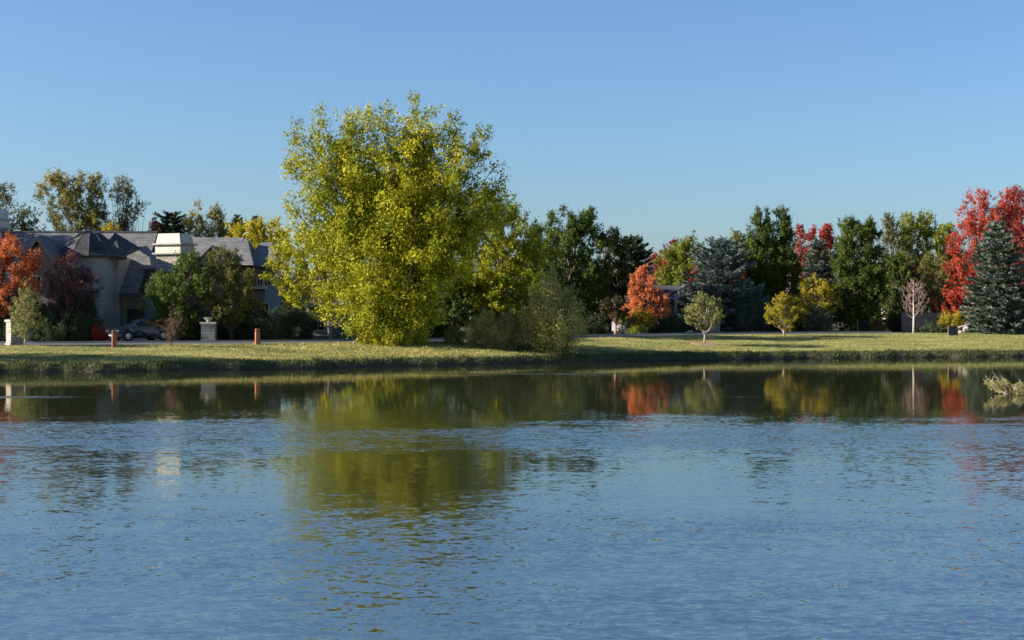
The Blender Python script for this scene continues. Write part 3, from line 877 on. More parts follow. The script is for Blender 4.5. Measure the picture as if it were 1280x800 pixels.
    w = MB(); w.slab([(xa2 - 1.2, 116.4, zt - .02), (xb2 + .15, 116.4, zt - .02), (xb2 + .15, 123, zt + .9), (xa2 - 1.2, 123, zt + 2.1)], .2)
    B('roof', w, 'roof_dark')
    # porch: columns, door, dark garage opening
    w = MB()
    for px_, ww in ((119, .30), (150, .42), (190, .42)):
        x = wx(px_, 118.0); w.box(x - ww, x + ww * .6, 117.75, 118.25, g - .2, ze - .32)
        w.box(x - ww - .08, x + ww * .6 + .08, 117.67, 118.33, g + .0, g + .35)
    w.box(wx(117, 118), wx(192, 118), 117.8, 118.2, ze - .322, ze - .17)
    B('porch_column', w, 'stucco_grey')
    d = B('door', MB().box(wx(130, 120.2), wx(143, 120.2), 120.1, 120.195, g, g + 2.45), 'door_wood')
    MB().lathe([(.03, -.03), (.05, 0), (.03, .03)], wx(132.5, 120.2), g + 1.1, 10, 'y').build('handle', M['post_metal'], d, (0, 120.08, 0))
    gd = MB()
    for i in range(4): gd.box(wx(160, 120.2), wx(186, 120.2), 120.12, 120.196, g + .0 + i * .62, g + .6 + i * .62)
    B('garage_door', gd, 'door_wood')
    # chimneys
    def chimney(x, y, wdt, ztop, zbot, rot, name='chimney'):
        ch = B(name, MB().box(x - wdt / 2 + .1, x + wdt / 2 - .1, y - wdt * .4, y + wdt * .4, zbot, ztop - 1.62, rot), 'stone_pale', roof)
        h = wdt / 2
        MB().box(x - h + .02, x + h - .02, y - h * .82, y + h * .82, ztop - 1.5, ztop - .88, rot).build('shroud', M['stucco_white'], ch)
        b_ = MB()
        b_.box(x - h - .16, x + h + .16, y - h * .98, y + h * .98, ztop - 1.62, ztop - 1.498, rot)
        b_.box(x - h - .16, x + h + .16, y - h * .98, y + h * .98, ztop - .882, ztop - .76, rot)
        b_.build('ledge', M['concrete'], ch)
        MB().box(x - h + .06, x + h - .06, y - h * .8, y + h * .8, ztop - .758, ztop, rot, taper=.13).build('cap', M['stucco_white'], ch)
    chimney(wx(221, 119.0), 119.0, 2.35, wz(291.5, 118), wz(340, 118), R(-24))
    chimney(wx(4, 129.5), 129.5, 1.85, wz(262, 128.6), wz(322, 128.6), R(-20))
    # right wing: lower ridge with hips and dormer
    xw0, xw1 = wx(192, 122), wx(346, 122)
    z2, e2 = wz(296.5, 126), wz(334, 119.5)
    w = MB(); w.box(xw0 - .2, xw1 - .5, 120.4, 131, g - .3, e2 + .05)
    B('wing_wall', w, 'stucco_grey')
    def hip(xa, xb, ya, yb, ze_, zr_, ri):
        q = MB(); ym = (ya + yb) / 2
        a, b_, c, d_ = (xa, ya, ze_), (xb, ya, ze_), (xb, yb, ze_), (xa, yb, ze_)
        e, f_ = (xa + ri, ym, zr_), (xb - ri, ym, zr_)
        q.face([a, b_, f_, e]); q.face([c, d_, e, f_]); q.face([d_, a, e]); q.face([b_, c, f_]); q.face([a, d_, c, b_]); return q
    w = MB(); w.slab([(xw0, 119.5, e2), (wx(300, 122), 119.5, e2), (wx(300, 122), 126, z2), (xw0, 126, z2)], .16)
    w.slab([(xw0, 126, z2), (wx(300, 122), 126, z2), (wx(300, 122), 132.5, e2), (xw0, 132.5, e2)], .16)
    wr = B('wing_roof', w, 'roof_tile')
    q = hip(wx(286, 119), wx(322, 119), 117.6, 126, wz(331, 117.6), wz(295.5, 121), 1.1); B('hip_roof', q, 'roof_tile')
    q = hip(wx(305, 119), wx(350, 119), 118.4, 127, wz(333, 118.4), wz(301.5, 121.5), 1.0); B('hip_roof', q, 'roof_tile')
    # dormer: small gable turned to the left, its left slope in the sun
    xm = wx(268, 119.5)
    w = MB(); gable_roof(w, wx(250, 119.6), wx(284, 119.6), xm, wz(325, 119.6), wz(325, 119.6), wz(306.5, 119.6), 119.3, 124.5, .12)
    B('dormer_roof', w, 'roof_tile')
    w = MB(); w.prism_y([(wx(253, 119.6), wz(330, 119.6)), (wx(281, 119.6), wz(330, 119.6)), (wx(281, 119.6), wz(324.5, 119.6)), (xm, wz(309, 119.6)), (wx(253, 119.6), wz(324.5, 119.6))], 119.7, 123)
    B('dormer_wall', w, 'stucco')
    for a_, b_ in ((325, 331), (334, 341)):
        window_on(root, wx(a_, 120.4), wx(b_, 120.4), wz(356, 120.4), wz(340, 120.4), 120.4, loc)
    w = MB().box(wx(305, 119), xw1 - .3, 119.4, 120.396, wz(349 + 12, 119.5), wz(358, 119.5))
    B('belt_course', w, 'trim_white')
    for a_, b_ in ((300, 316), (322, 338)):
        window_on(root, wx(a_, 120.4), wx(b_, 120.4), wz(412, 120.4), wz(380, 120.4), 120.4, loc)
large_house()

# ================================================================== LOW HOUSE (middle right)
def low_house():
    Y0 = 152.0
    cx = wx(850, Y0); root = empty('house', (cx, Y0, 0), R(8)); tag(root, 'low slate roofed house with white gable boards between the orange maple and the blue cedar', 'house')
    loc = (-cx, -Y0, 0); g = float(ground(cx, Y0))
    B = lambda name, mb, mat, **k: mb.build(name, M[mat], root, loc, **k)
    ze, zr = wz(374, Y0), wz(356.5, Y0 + 3.5)
    xa, xb = wx(775, Y0), wx(930, Y0)
    B('wall', MB().box(xa + .5, xb - .5, Y0 + .8, Y0 + 9, g - .2, ze), 'stucco_grey')
    w = MB(); w.slab([(xa, Y0, ze), (xb, Y0, ze), (xb, Y0 + 4.5, zr), (xa, Y0 + 4.5, zr)], .15); w.slab([(xa, Y0 + 4.5, zr), (xb, Y0 + 4.5, zr), (xb, Y0 + 9.5, ze), (xa, Y0 + 9.5, ze)], .15)
    B('roof', w, 'roof_slate')
    B('eave_board', MB().box(xa, wx(846, Y0), Y0 - .1, Y0 - .004, ze - .22, ze - .01), 'trim_white')
    x0, x1, xm = wx(838, Y0 - 2), wx(908, Y0 - 2), wx(873, Y0 - 2); za, zg = wz(373, Y0 - 2), wz(354, Y0 - 2)
    w = MB(); gable_roof(w, x0, x1, xm, za, za, zg, Y0 - 2.2, Y0 + 5, .13); B('porch_roof', w, 'roof_slate')
    w = MB()
    for xe in (x0, x1): w.slab([(xe, Y0 - 2.3, za + .02), (xm, Y0 - 2.3, zg + .02), (xm, Y0 - 2.204, zg + .02), (xe, Y0 - 2.204, za + .02)], .24)
    B('barge_board', w, 'trim_white')
    w = MB(); w.prism_y([(x0 + .5, za - .35), (x1 - .5, za - .35), (x1 - .5, za + .08), (xm, zg - .2), (x0 + .5, za + .08)], Y0 - 1.7, Y0 - 1.5); B('gable_wall', w, 'stucco_grey')
    for px in (842, 904):
        B('post', MB().box(wx(px, Y0 - 2) - .09, wx(px, Y0 - 2) + .09, Y0 - 1.75, Y0 - 1.57, g - .2, za - .1), 'trim_white')
    ar = MB(); pts = []
    for i in range(13):
        t = math.pi * i / 12
        pts.append((wx(866, Y0) - 1.5 * math.cos(t), Y0 + .7, wz(396, Y0) + 1.35 * math.sin(t)))
    ar.tube(pts, [.09] * 13, 6); B('entry_arch', ar, 'trim_white')
    for a, b in ((822, 828), (832, 838)): window_on(root, wx(a, Y0 + .8), wx(b, Y0 + .8), wz(398, Y0 + .8), wz(379, Y0 + .8), Y0 + .8, loc)
low_house()

def far_house(label, pxa, pxb, ytop, yeave, Y0, roofm, wallm, rot=0.0, gable=None):
    cx = wx((pxa + pxb) / 2, Y0); root = empty('house', (cx, Y0, 0), rot); tag(root, label, 'house')
    loc = (-cx, -Y0, 0); g = float(ground(cx, Y0)); xa, xb = wx(pxa, Y0), wx(pxb, Y0)
    zr, ze = wz(ytop, Y0 + 4), wz(yeave, Y0)
    MB().box(xa + .4, xb - .4, Y0 + .5, Y0 + 8, g - .3, ze).build('wall', M[wallm], root, loc)
    w = MB(); w.slab([(xa, Y0, ze), (xb, Y0, ze), (xb - 1.2, Y0 + 4.2, zr), (xa + 1.2, Y0 + 4.2, zr)], .15)
    w.slab([(xa + 1.2, Y0 + 4.2, zr), (xb - 1.2, Y0 + 4.2, zr), (xb, Y0 + 8.5, ze), (xa, Y0 + 8.5, ze)], .15)
    w.face([(xa, Y0, ze), (xa + 1.2, Y0 + 4.2, zr), (xa, Y0 + 8.5, ze)]); w.face([(xb, Y0, ze), (xb, Y0 + 8.5, ze), (xb - 1.2, Y0 + 4.2, zr)])
    w.build('roof', M[roofm], root, loc)
    n = max(2, int((xb - xa) / 3.5))
    for i in range(n):
        x = xa + (xb - xa) * (i + .5) / n
        window_on(root, x - .55, x + .55, ze - 2.0, ze - .7, Y0 + .5, loc)
far_house('house with a grey blue roof edge showing above the dark pine hollow', 768, 832, 320, 333, 185, 'roof_slate', 'stucco_grey')
far_house('pale roofed beige house hidden behind the tall hornbeams', 985, 1085, 318, 332, 188, 'roof_tile', 'stucco')
far_house('pale house almost hidden behind yellow green trees beside the red tree', 1118, 1182, 318, 334, 176, 'roof_slate', 'stucco_white')
far_house('grey house glimpsed under the big cottonwood crown', 372, 470, 372, 384, 133, 'roof_slate', 'stucco_grey')

# ================================================================== CARS
def car_paint(name, c):
    m, nt, out = new_mat(name)
    b = N(nt, 'ShaderNodeBsdfPrincipled', Roughness=.3); b.inputs['Base Color'].default_value = (*c, 1); b.inputs['Coat Weight'].default_value = .6; b.inputs['Coat Roughness'].default_value = .05
    tc = N(nt, 'ShaderNodeTexCoord'); ns = N(nt, 'ShaderNodeTexNoise', Scale=14); nt.links.new(tc.outputs['Object'], ns.inputs['Vector'])
    r = ramp(nt, [(.3, .24), (.7, .4)]); nt.links.new(ns.outputs['Fac'], r.inputs[0]); nt.links.new(r.outputs[0], b.inputs['Roughness'])
    nt.links.new(b.outputs[0], out.inputs[0]); return m
M['paint_dark'] = car_paint('car_paint_dark', (.02, .026, .038))
M['paint_silver'] = car_paint('car_paint_silver', (.16, .17, .19))
M['tyre'] = noisy('tyre_rubber', (.012, .012, .012), (.022, .022, .022), 12, .9, .2)
M['rim'] = noisy('rim_alloy', (.3, .3, .31), (.42, .42, .43), 10, .35, .05, metal=.8)
M['lamp'] = noisy('lamp_lens', (.5, .53, .56), (.62, .65, .68), 10, .15, 0, spec=.6)
M['lamp_red'] = noisy('tail_lens', (.3, .02, .015), (.38, .03, .02), 10, .2, 0, spec=.5)
M['plate'] = noisy('plate_white', (.5, .52, .55), (.6, .62, .64), 10, .4, 0)
M['black_plastic'] = noisy('black_plastic', (.01, .01, .011), (.018, .018, .02), 20, .6, .1)

def car(label, px, py, rz, paint, Y):
    x = wx(px, Y); z = float(ground(x, Y)) + .10
    root = empty('parked_car', (x, Y, z), rz); tag(root, label, 'car')
    # stations: x, half width, sill z, belt z, top z, half width at the top ; front is +x
    st = [(2.30, .62, .42, .62, .66, .55), (2.18, .80, .30, .72, .78, .68), (1.75, .90, .24, .84, .93, .76), (1.25, .92, .22, .93, 1.01, .78), (.95, .92, .22, .97, 1.06, .76),
          (.25, .92, .22, .99, 1.52, .60), (-.45, .92, .22, 1.0, 1.60, .61), (-1.25, .92, .22, 1.02, 1.55, .59), (-1.75, .91, .24, 1.03, 1.34, .60), (-2.15, .86, .30, 1.0, 1.08, .66), (-2.28, .76, .42, .80, .84, .6)]
    def ring(s):
        X, w, zs, zb, zt, wt = s
        return [(X, -w * .9, zs), (X, -w, zs + .18), (X, -w, (zs + zb) / 2 + .05), (X, -w * .965, zb), (X, -wt, zt - .03), (X, -wt * .6, zt + .02), (X, 0, zt + .035), (X, wt * .6, zt + .02), (X, wt, zt - .03), (X, w * .965, zb), (X, w, (zs + zb) / 2 + .05), (X, w, zs + .18), (X, w * .9, zs)]
    rings = [ring(s) for s in st]
    mb = MB()
    for a, b in zip(rings, rings[1:]):
        for i in range(12): mb.face([a[i], a[i + 1], b[i + 1], b[i]])
        mb.face([a[12], a[0], b[0], b[12]])
    mb.face(rings[0]); mb.face(rings[-1][::-1])
    body = mb.build('body', M[paint], root)
    bm_me = body.data
    import bmesh
    bm = bmesh.new(); bm.from_mesh(bm_me); bmesh.ops.remove_doubles(bm, verts=bm.verts, dist=.001); bm.to_mesh(bm_me); bm.free()
    bm_me.shade_smooth()
    md = body.modifiers.new('edge', 'SUBSURF'); md.levels = 1; md.render_levels = 1
    def patch(a, b, i, f0, f1, h0, h1, out_):
        A0, A1, B0, B1 = (np.array(q) for q in (rings[a][i], rings[a][i + 1], rings[b][i], rings[b][i + 1]))
        def P(u, v): return (A0 * (1 - u) + B0 * u) * (1 - v) + (A1 * (1 - u) + B1 * u) * v
        q = [P(f0, h0), P(f1, h0), P(f1, h1), P(f0, h1)]
        nrm = np.cross(q[1] - q[0], q[3] - q[0]); nrm /= np.linalg.norm(nrm)
        if np.dot(nrm, np.array(out_)) < 0: nrm = -nrm
        return [tuple(v + nrm * .012) for v in q]
    for sgn, i in ((-1, 3), (1, 8)):
        m2 = MB()
        for (a, b, f0, f1) in ((4, 5, .45, .97), (5, 6, .03, .97), (6, 7, .05, .97), (7, 8, .06, .8)):
            h0, h1 = (.1, .86) if i == 3 else (.14, .9)
            m2.face(patch(a, b, i, f0, f1, h0, h1, (0, sgn, .3)))
        m2.build('side_window', M['car_glass'], root)
        mr = MB().box(.72, .9, sgn * .97 - .1, sgn * .97 + .1, 1.0, 1.14).build('mirror', M[paint], root, bevel=.03)
        hl = MB(); hl.box(2.02, 2.26, sgn * .62 - .17, sgn * .62 + .17, .63, .76, rot=-sgn * .35)
        hl.build('headlight', M['lamp'], root, bevel=.03)
        MB().box(-2.3, -2.12, sgn * .68 - .13, sgn * .68 + .13, .78, .95).build('tail_light', M['lamp_red'], root, bevel=.02)
        for X in (1.42, -1.38):
            wheel = MB().lathe([(.2, -.1), (.31, -.115), (.345, -.08), (.345, .08), (.31, .115), (.2, .1)], 0, 0, 28, 'y').build('wheel', M['tyre'], root, (X, sgn * .84, .345))
            rm = MB().lathe([(.0, -.112), (.07, -.118), (.2, -.1), (.235, -.104), (.235, .104), (.2, .1), (.07, .118), (0, .112)], 0, 0, 20, 'y').build('rim', M['rim'], wheel)
            MB().lathe([(.42, -.03), (.42, .03)], 0, 0, 28, 'y').build('wheel_arch', M['black_plastic'], root, (X, sgn * .905, .37))
    m2 = MB()
    for i in range(4, 8): m2.face(patch(4, 5, i, .08, .93, .04 if i == 4 else 0, .96 if i == 7 else 1, (1, 0, .6)))
    m2.build('windscreen', M['car_glass'], root)
    m2 = MB()
    for i in range(4, 8): m2.face(patch(7, 8, i, .2, .97, .04 if i == 4 else 0, .96 if i == 7 else 1, (-1, 0, .6)))
    m2.build('rear_window', M['car_glass'], root)
    g = MB()
    for k in range(4): g.box(2.2, 2.335, -.38, .38, .50 + k * .05, .525 + k * .05)
    g.build('grille', M['black_plastic'], root)
    MB().box(2.31, 2.345, -.2, .2, .36, .46).build('number_plate', M['plate'], root)
    MB().box(2.1, 2.32, -.7, .7, .24, .345).build('bumper', M['black_plastic'], root, bevel=.03)
    return root
car('dark blue grey car parked on the driveway in front of the porch', 175, 427, R(180 + 42), 'paint_dark', 109.8)

# ================================================================== SMALL STRUCTURES
def pillar(label, px, py, wpx, ytop, mat, rot, urn=False, Y=None):
    Y = Y or gY(px, py); x = wx(px, Y); z = float(ground(x, Y)); h = wpx / 2 / F * Y
    root = empty('stone_pillar', (x, Y, z - .03), rot); tag(root, label, 'pillar')
    zt = wz(ytop, Y) - z
    MB().box(-h * 1.12, h * 1.12, -h * 1.12, h * 1.12, 0, .18).build('base', M[mat], root)
    MB().box(-h, h, -h, h, .18, zt - .13).build('shaft', M[mat], root)
    MB().box(-h * 1.2, h * 1.2, -h * 1.2, h * 1.2, zt - .13, zt, taper=.06).build('cap', M['concrete'], root)
    if urn:
        MB().lathe([(.16, zt), (.19, zt + .05), (.12, zt + .09), (.24, zt + .17), (.34, zt + .27), (.37, zt + .30), (.32, zt + .31), (.1, zt + .33)], 0, 0, 18).build('urn', M['stone'], root, smooth=True)
pillar('sunlit pale stone gate pillar beside the small olive tree at far left', 19, 431.5, 17, 399, 'stone_pale', R(38), Y=99.0)
pillar('shaded grey stone gate pillar topped by an urn', 261, 428, 17, 402, 'stone', R(4), True, Y=110)
pillar('pale stone entry pillar behind the round green sapling', 893, 417, 10, 394, 'stone_pale', R(36), Y=143)

def bollard(label, px, py, ytop):
    Y = gY(px, py); x = wx(px, Y); z = float(ground(x, Y)); h = wz(ytop, Y) - z
    root = empty('wooden_bollard', (x, Y, z - .05), R(20)); tag(root, label, 'bollard', 'rusty wooden bollards along the road edge')
    MB().box(-.155, .155, -.155, .155, 0, h - .12).build('post', M['rust_wood'], root, bevel=.03)
    MB().box(-.125, .125, -.125, .125, h - .12, h - .06).build('neck', M['fascia'], root)
    MB().box(-.16, .16, -.16, .16, h - .06, h + .05, taper=.25).build('cap', M['rust_wood'], root, bevel=.02)
bollard('rusty orange wooden bollard in front of the parked dark car', 143, 434, 413)
bollard('rusty orange wooden bollard in front of the dark hedge', 322, 430.5, 411)

def sign_board():
    px = 1191; Y = gY(px, 425.5); x = wx(px, Y); z = float(ground(x, Y)); s = Y / F
    root = empty('sign', (x, Y, z - .04), R(4)); tag(root, 'small dark blue blank sign board on two thin posts on the lawn', 'sign')
    zb, zt = wz(418.5, Y) - z, wz(407, Y) - z
    MB().box(-5.2 * s, 5.8 * s, -.035, .0, zb, zt).build('board', M['dark_metal'], root, bevel=.01)
    for dx in (-5.7, 6.2): MB().tube([(dx * s, .0, 0), (dx * s, .0, zt + .03)], [.035, .035], 8).build('post', M['post_metal'], root)
sign_board()

def post_thing(label, name, cat, px, py, ytop, r, mat, Y=None):
    Y = Y or gY(px, py); x = wx(px, Y); z = float(ground(x, Y)); h = wz(ytop, Y) - z
    o = MB().lathe([(r * 1.2, 0), (r, .08), (r, h - .05), (r * .7, h)], 0, 0, 10).build(name, M[mat], None, (x, Y, z - .04)); tag(o, label, cat)
post_thing('short pale marker post at the foot of the dark hornbeam', 'marker_post', 'post', 1072, 416.5, 398, .05, 'post_metal', Y=145.6)

def rock(label, px, py, wpx, hpx, seed, Y=None, group=None):
    Y = Y or gY(px, py); x = wx(px, Y); z = float(ground(x, Y)); s = Y / F
    import bmesh
    bm = bmesh.new(); bmesh.ops.create_icosphere(bm, subdivisions=3, radius=1)
    rng = np.random.default_rng(seed); D = unit(rng.normal(size=(14, 3))); K = rng.uniform(.55, .95, 14)
    for v in bm.verts:
        p = np.array(v.co)
        for d, k in zip(D, K):
            t = p @ d
            if t > k: p = p - d * (t - k) * .85
        v.co = (p[0] * wpx * s / 2, p[1] * wpx * s / 2.6, p[2] * hpx * s * .75 + hpx * s * .3)
    me = bpy.data.meshes.new('rock'); bm.to_mesh(me); bm.free(); me.materials.append(M['rock'])
    o = bpy.data.objects.new('rock', me); o.location = (x, Y, z - .05); col.objects.link(o); tag(o, label, 'rock', group)
rock('low flat pale boulder at the road edge left of the round sapling', 862, 417, 12, 5, 3, Y=140.6)
rock('small low boulder in front of the dark fountain shrub', 941, 417.5, 7, 4, 4, Y=144.2)
rock('pale boulder beside the sign and the blue spruce', 1208, 416.5, 11, 9, 5, Y=139.5)
rock('small brown boulder leaning on the pale boulder by the spruce', 1201, 417, 7, 5, 6, Y=138.9)
def log():
    Y = 139.9; x = wx(1205, Y); z = float(ground(x, Y))
    o = MB().tube([(-.9, .1, .35), (-.3, 0, .6), (.4, 0, .78), (.9, .1, .95)], [.11, .1, .08, .05], 8).build('fallen_log', M['bark_pale'], None, (x, Y, z - .05), smooth=True)
    tag(o, 'pale dead log lying across the boulders by the spruce', 'log')
log()

def fence(label, pxa, pxb, ytop, Y):
    xa, xb = wx(pxa, Y), wx(pxb, Y); xm = (xa + xb) / 2; z = float(ground(xm, Y)); h = wz(ytop, Y) - z
    root = empty('wooden_fence', (xm, Y, z - .03)); tag(root, label, 'fence')
    n = int((xb - xa) / .16); pn = MB()
    for i in range(n):
        x = xa - xm + (i + .5) * .16; pn.box(x - .07, x + .07, -.03, 0, .08, h - .05 + .03 * math.sin(i * 1.7))
    pn.build('panel', M['wood_fence'], root)
    for i in range(int((xb - xa) / 2.4) + 1):
        x = xa - xm + i * 2.4; MB().box(x - .06, x + .06, .005, .12, 0, h + .08).build('post', M['wood_fence'], root)
fence('weathered pinkish brown board fence behind the bare white tree', 1128, 1172, 390, 147.5)

def mulch(px, py, rpx):
    Y = gY(px, py); x = wx(px, Y); mb = MB(); r = rpx / F * Y; pr = []
    i0 = len(mb.v); n = 36
    mb.v.append((x, Y, float(ground(x, Y)) + .09))
    for k, rr in enumerate((r * .8, r)):
        for a in range(n):
            t = 2 * math.pi * a / n; q = rr * (1 + .06 * math.sin(3 * t + 1))
            X, YY = x + q * math.cos(t), Y + q * math.sin(t); mb.v.append((X, YY, float(ground(X, YY)) + (.07 if k == 0 else -.01)))
    for a in range(n):
        b = (a + 1) % n; mb.f.append((0, 1 + a, 1 + b)); mb.f.append((1 + a, 1 + n + a, 1 + n + b, 1 + b))
    o = mb.build('mulch_bed', noisy('mulch', (.16, .1, .07), (.3, .2, .14), 6, .95, .8)); tag(o, kind='structure')
mulch(881, 430.5, 20)
# ================================================================== TREES BEHIND THE LEFT HOUSE
sp = shape_prof
broadleaf('tree', 'sparse grey green tree behind the leftmost chimney, cut by the frame', 'tree', 2, 0, [sp('round', 224, 310, -42, 34), sp('oval', 250, 310, 18, 52)], 'grey_green', Y=146, rc=.75, ls=.14, cover=.55, bias=.1, shell=.3, rough=.4)
broadleaf('tree', 'tall wide olive yellow tree rising behind the dark turret roof', 'tree', 112, 0, [[(208, 78, 96), (220, 60, 108), (245, 56, 118), (275, 62, 128), (312, 72, 132)], [(214, 116, 128), (230, 106, 136), (260, 104, 140), (310, 110, 150)]], 'poplar', Y=146, rc=.85, ls=.13, cover=.85, shell=.25, rough=.35, bias=.18)
broadleaf('tree', 'thin grey green tree with sky gaps right of the tall olive tree', 'tree', 155, 0, [[(221, 144, 156), (232, 134, 172), (250, 138, 182), (275, 140, 178), (312, 136, 170)]], 'grey_green', Y=148, rc=.62, ls=.13, cover=.4, bias=.1, shell=.2, rough=.45)
broadleaf('tree', 'little golden tree peeking over the long roof ridge', 'tree', 142, 0, sp('round', 277, 320, 124, 158), 'yellow_dull', Y=141, rc=.6, ls=.14)
conifer('pine_tree', 'dark pine behind the house between the orange tree and the pale poplar', 216, 0, [(265, 209, 221), (273, 199, 231), (300, 190, 238), (350, 184, 246)], 'pine', Y=150, spiky=.3)
broadleaf('tree', 'orange gold tree tip beside the pines over the roof', 'tree', 194, 0, sp('spire', 268, 330, 184, 204), 'orange_dark', Y=147, rc=.5, ls=.14, bias=.25)
broadleaf('poplar_tree', 'tall pale yellow poplar behind the right white chimney', 'tree', 244, 0, sp('spire', 244, 330, 226, 262), 'poplar', Y=147, rc=.55, ls=.14, cover=.6, bias=.4, upr=.9, stretch=2.0)
broadleaf('poplar_tree', 'shorter gold green poplar right of the pale poplar', 'tree', 270, 0, sp('column', 251, 330, 256, 287), 'poplar', Y=149, rc=.6, ls=.14, cover=.7, bias=.25, upr=.85, stretch=1.9)
conifer('spruce_tree', 'dark spruce tip left of two behind the bright yellow tree', 297, 0, [(267, 295, 299), (280, 289, 305), (300, 282, 312), (350, 276, 318)], 'pine', Y=156)
conifer('spruce_tree', 'dark spruce tip nearest to the big cottonwood', 319, 0, [(269, 317, 321), (280, 311, 328), (300, 304, 336), (350, 300, 340)], 'pine', Y=157)
broadleaf('tree', 'bright yellow spreading tree behind the house roof by the cottonwood', 'tree', 320, 0, [[(276, 305, 345), (286, 284, 362), (300, 268, 368), (330, 280, 366)]], 'yellow', Y=140, rc=.65, ls=.15, bias=.0)

# unseen trees added beyond the left frame edge to shade the house front and lawn
broadleaf('tree', 'unseen tall dark tree added beyond the left frame edge, nearest to the road', 'tree', -205, 0, sp('oval', 164, 395, -285, -125), 'green_dark', Y=114.6, rc=1.1, ls=.2, r0=.3, cover=1.2)
broadleaf('tree', 'unseen tall dark tree added beyond the left frame edge, farther from the road', 'tree', -190, 0, sp('oval', 182, 395, -275, -110), 'green_dark', Y=121.8, rc=1.1, ls=.2, r0=.3, cover=1.2)
broadleaf('tree', 'unseen tall slim tree added beyond the left frame edge on the lawn by the water', 'tree', -440, 0, sp('oval', 95, 395, -505, -385), 'green_dark', Y=87.5, rc=1.0, ls=.2, r0=.25, cover=1.0)
# ================================================================== LEFT FRONT GARDEN
broadleaf('maple_tree', 'bright orange maple in front of the left gable, cut by the frame', 'tree', 10, 0, [[(296, -12, 18), (306, -34, 40), (325, -46, 52), (350, -48, 54), (372, -44, 48), (394, -36, 36)]], 'orange', Y=109.5, rc=.6, ls=.1, shell=.4, hue=.18, bark='bark_dark')
broadleaf('plum_tree', 'dusky purple leaved plum tree in front of the turret', 'tree', 84, 0, [[(319, 72, 94), (335, 56, 112), (355, 47, 122), (378, 48, 122), (400, 58, 116)]], 'plum', Y=110.5, rc=.5, ls=.09, cover=.5, shell=.25, hue=.22, bark='bark_dark', nlimb=90, bias=.08)
broadleaf('young_tree', 'small upright pale olive tree beside the sunlit gate pillar', 'tree', 31, 430.5, [[(354, 27, 34), (366, 22, 42), (380, 15, 51), (398, 9, 57), (412, 14, 52), (421, 24, 42)]], 'olive_pale', Y=98.0, rc=.32, ls=.085, cover=.5, shell=.2, upr=.75, stretch=1.9, r0=.05, bark='bark_pale', nlimb=40, hue=.2)
shrub('hedge', 'rounded dark green hedge between the olive tree and the red shrub', 80, 0, [(394, 62, 100), (400, 48, 110), (412, 44, 113), (428, 46, 112)], 'hedge', Y=109.2, cat='hedge', rc=.35, ls=.07, shell=.75, rough=.08, hue=.1, cover=1.3)
shrub('shrub', 'tall dark shrub by the porch behind the flame red shrub', 104, 0, [(372, 90, 116), (390, 82, 122), (410, 80, 124), (428, 82, 124)], 'hedge', Y=110.8, rc=.4, ls=.08, shell=.5, hue=.12, cover=1.3)
shrub('shrub', 'dark evergreen shrub mass under the purple plum tree', 62, 0, [(380, 40, 84), (395, 34, 92), (428, 34, 92)], 'hedge', Y=111.2, rc=.4, ls=.08, shell=.5, hue=.12, cover=1.3)
shrub('red_shrub', 'low flame red shrub beside the driveway', 123, 0, [(411, 118, 130), (416, 111, 136), (426, 109, 138)], 'red_shrub', Y=109.6, rc=.25, ls=.07, hue=.1)
shrub('hedge', 'dark clipped hedge below the orange maple at far left', 0, 0, [(398, -40, 12), (408, -50, 15), (428, -50, 16)], 'hedge', Y=109, cat='hedge', rc=.35, ls=.07, shell=.7, rough=.1, hue=.1)
broadleaf('twiggy_sapling', 'thin twiggy reddish sapling right of the parked dark car', 'tree', 214, 433, sp('oval', 384, 427, 196, 233), 'twig_red', rc=.3, ls=.06, cover=.1, shell=.2, r0=.04, nlimb=90, stretch=1.8, upr=.8)
broadleaf('tree', 'dark round green tree behind the urn pillar, left of the olive one', 'tree', 224, 0, [[(318, 236, 256), (326, 222, 262), (336, 204, 264), (350, 184, 268), (372, 180, 268), (398, 190, 262), (420, 205, 250)]], 'green_mid', Y=111.6, rc=.6, ls=.11, shell=.45, cover=1.1, bias=-.05)
broadleaf('tree', 'olive green tree with mottled leaves beside the dark round tree', 'tree', 290, 427, [[(313, 268, 292), (326, 254, 308), (350, 248, 322), (375, 247, 326), (394, 254, 318), (408, 272, 304)]], 'olive', Y=111.9, rc=.5, ls=.1, shell=.35, hue=.22, bark='bark', r0=.11, bias=-.04)
shrub('hedge', 'long dark hedge behind the right wooden bollard', 344, 0, [(389, 312, 372), (397, 300, 384), (412, 296, 392), (428, 296, 392)], 'hedge', Y=113.6, cat='hedge', rc=.4, ls=.08, shell=.75, rough=.06, hue=.1, cover=1.3)
shrub('shrub', 'dark shaded shrub under the dark round tree', 222, 0, [(394, 202, 246), (406, 194, 254), (428, 194, 255)], 'hedge', Y=116.5, rc=.4, ls=.08, shell=.6, hue=.1)
shrub('shrub', 'dark leafy shrub right of the urn pillar', 288, 0, [(404, 276, 298), (414, 270, 306), (428, 270, 306)], 'hedge', Y=115, rc=.3, ls=.08, shell=.6, hue=.1)

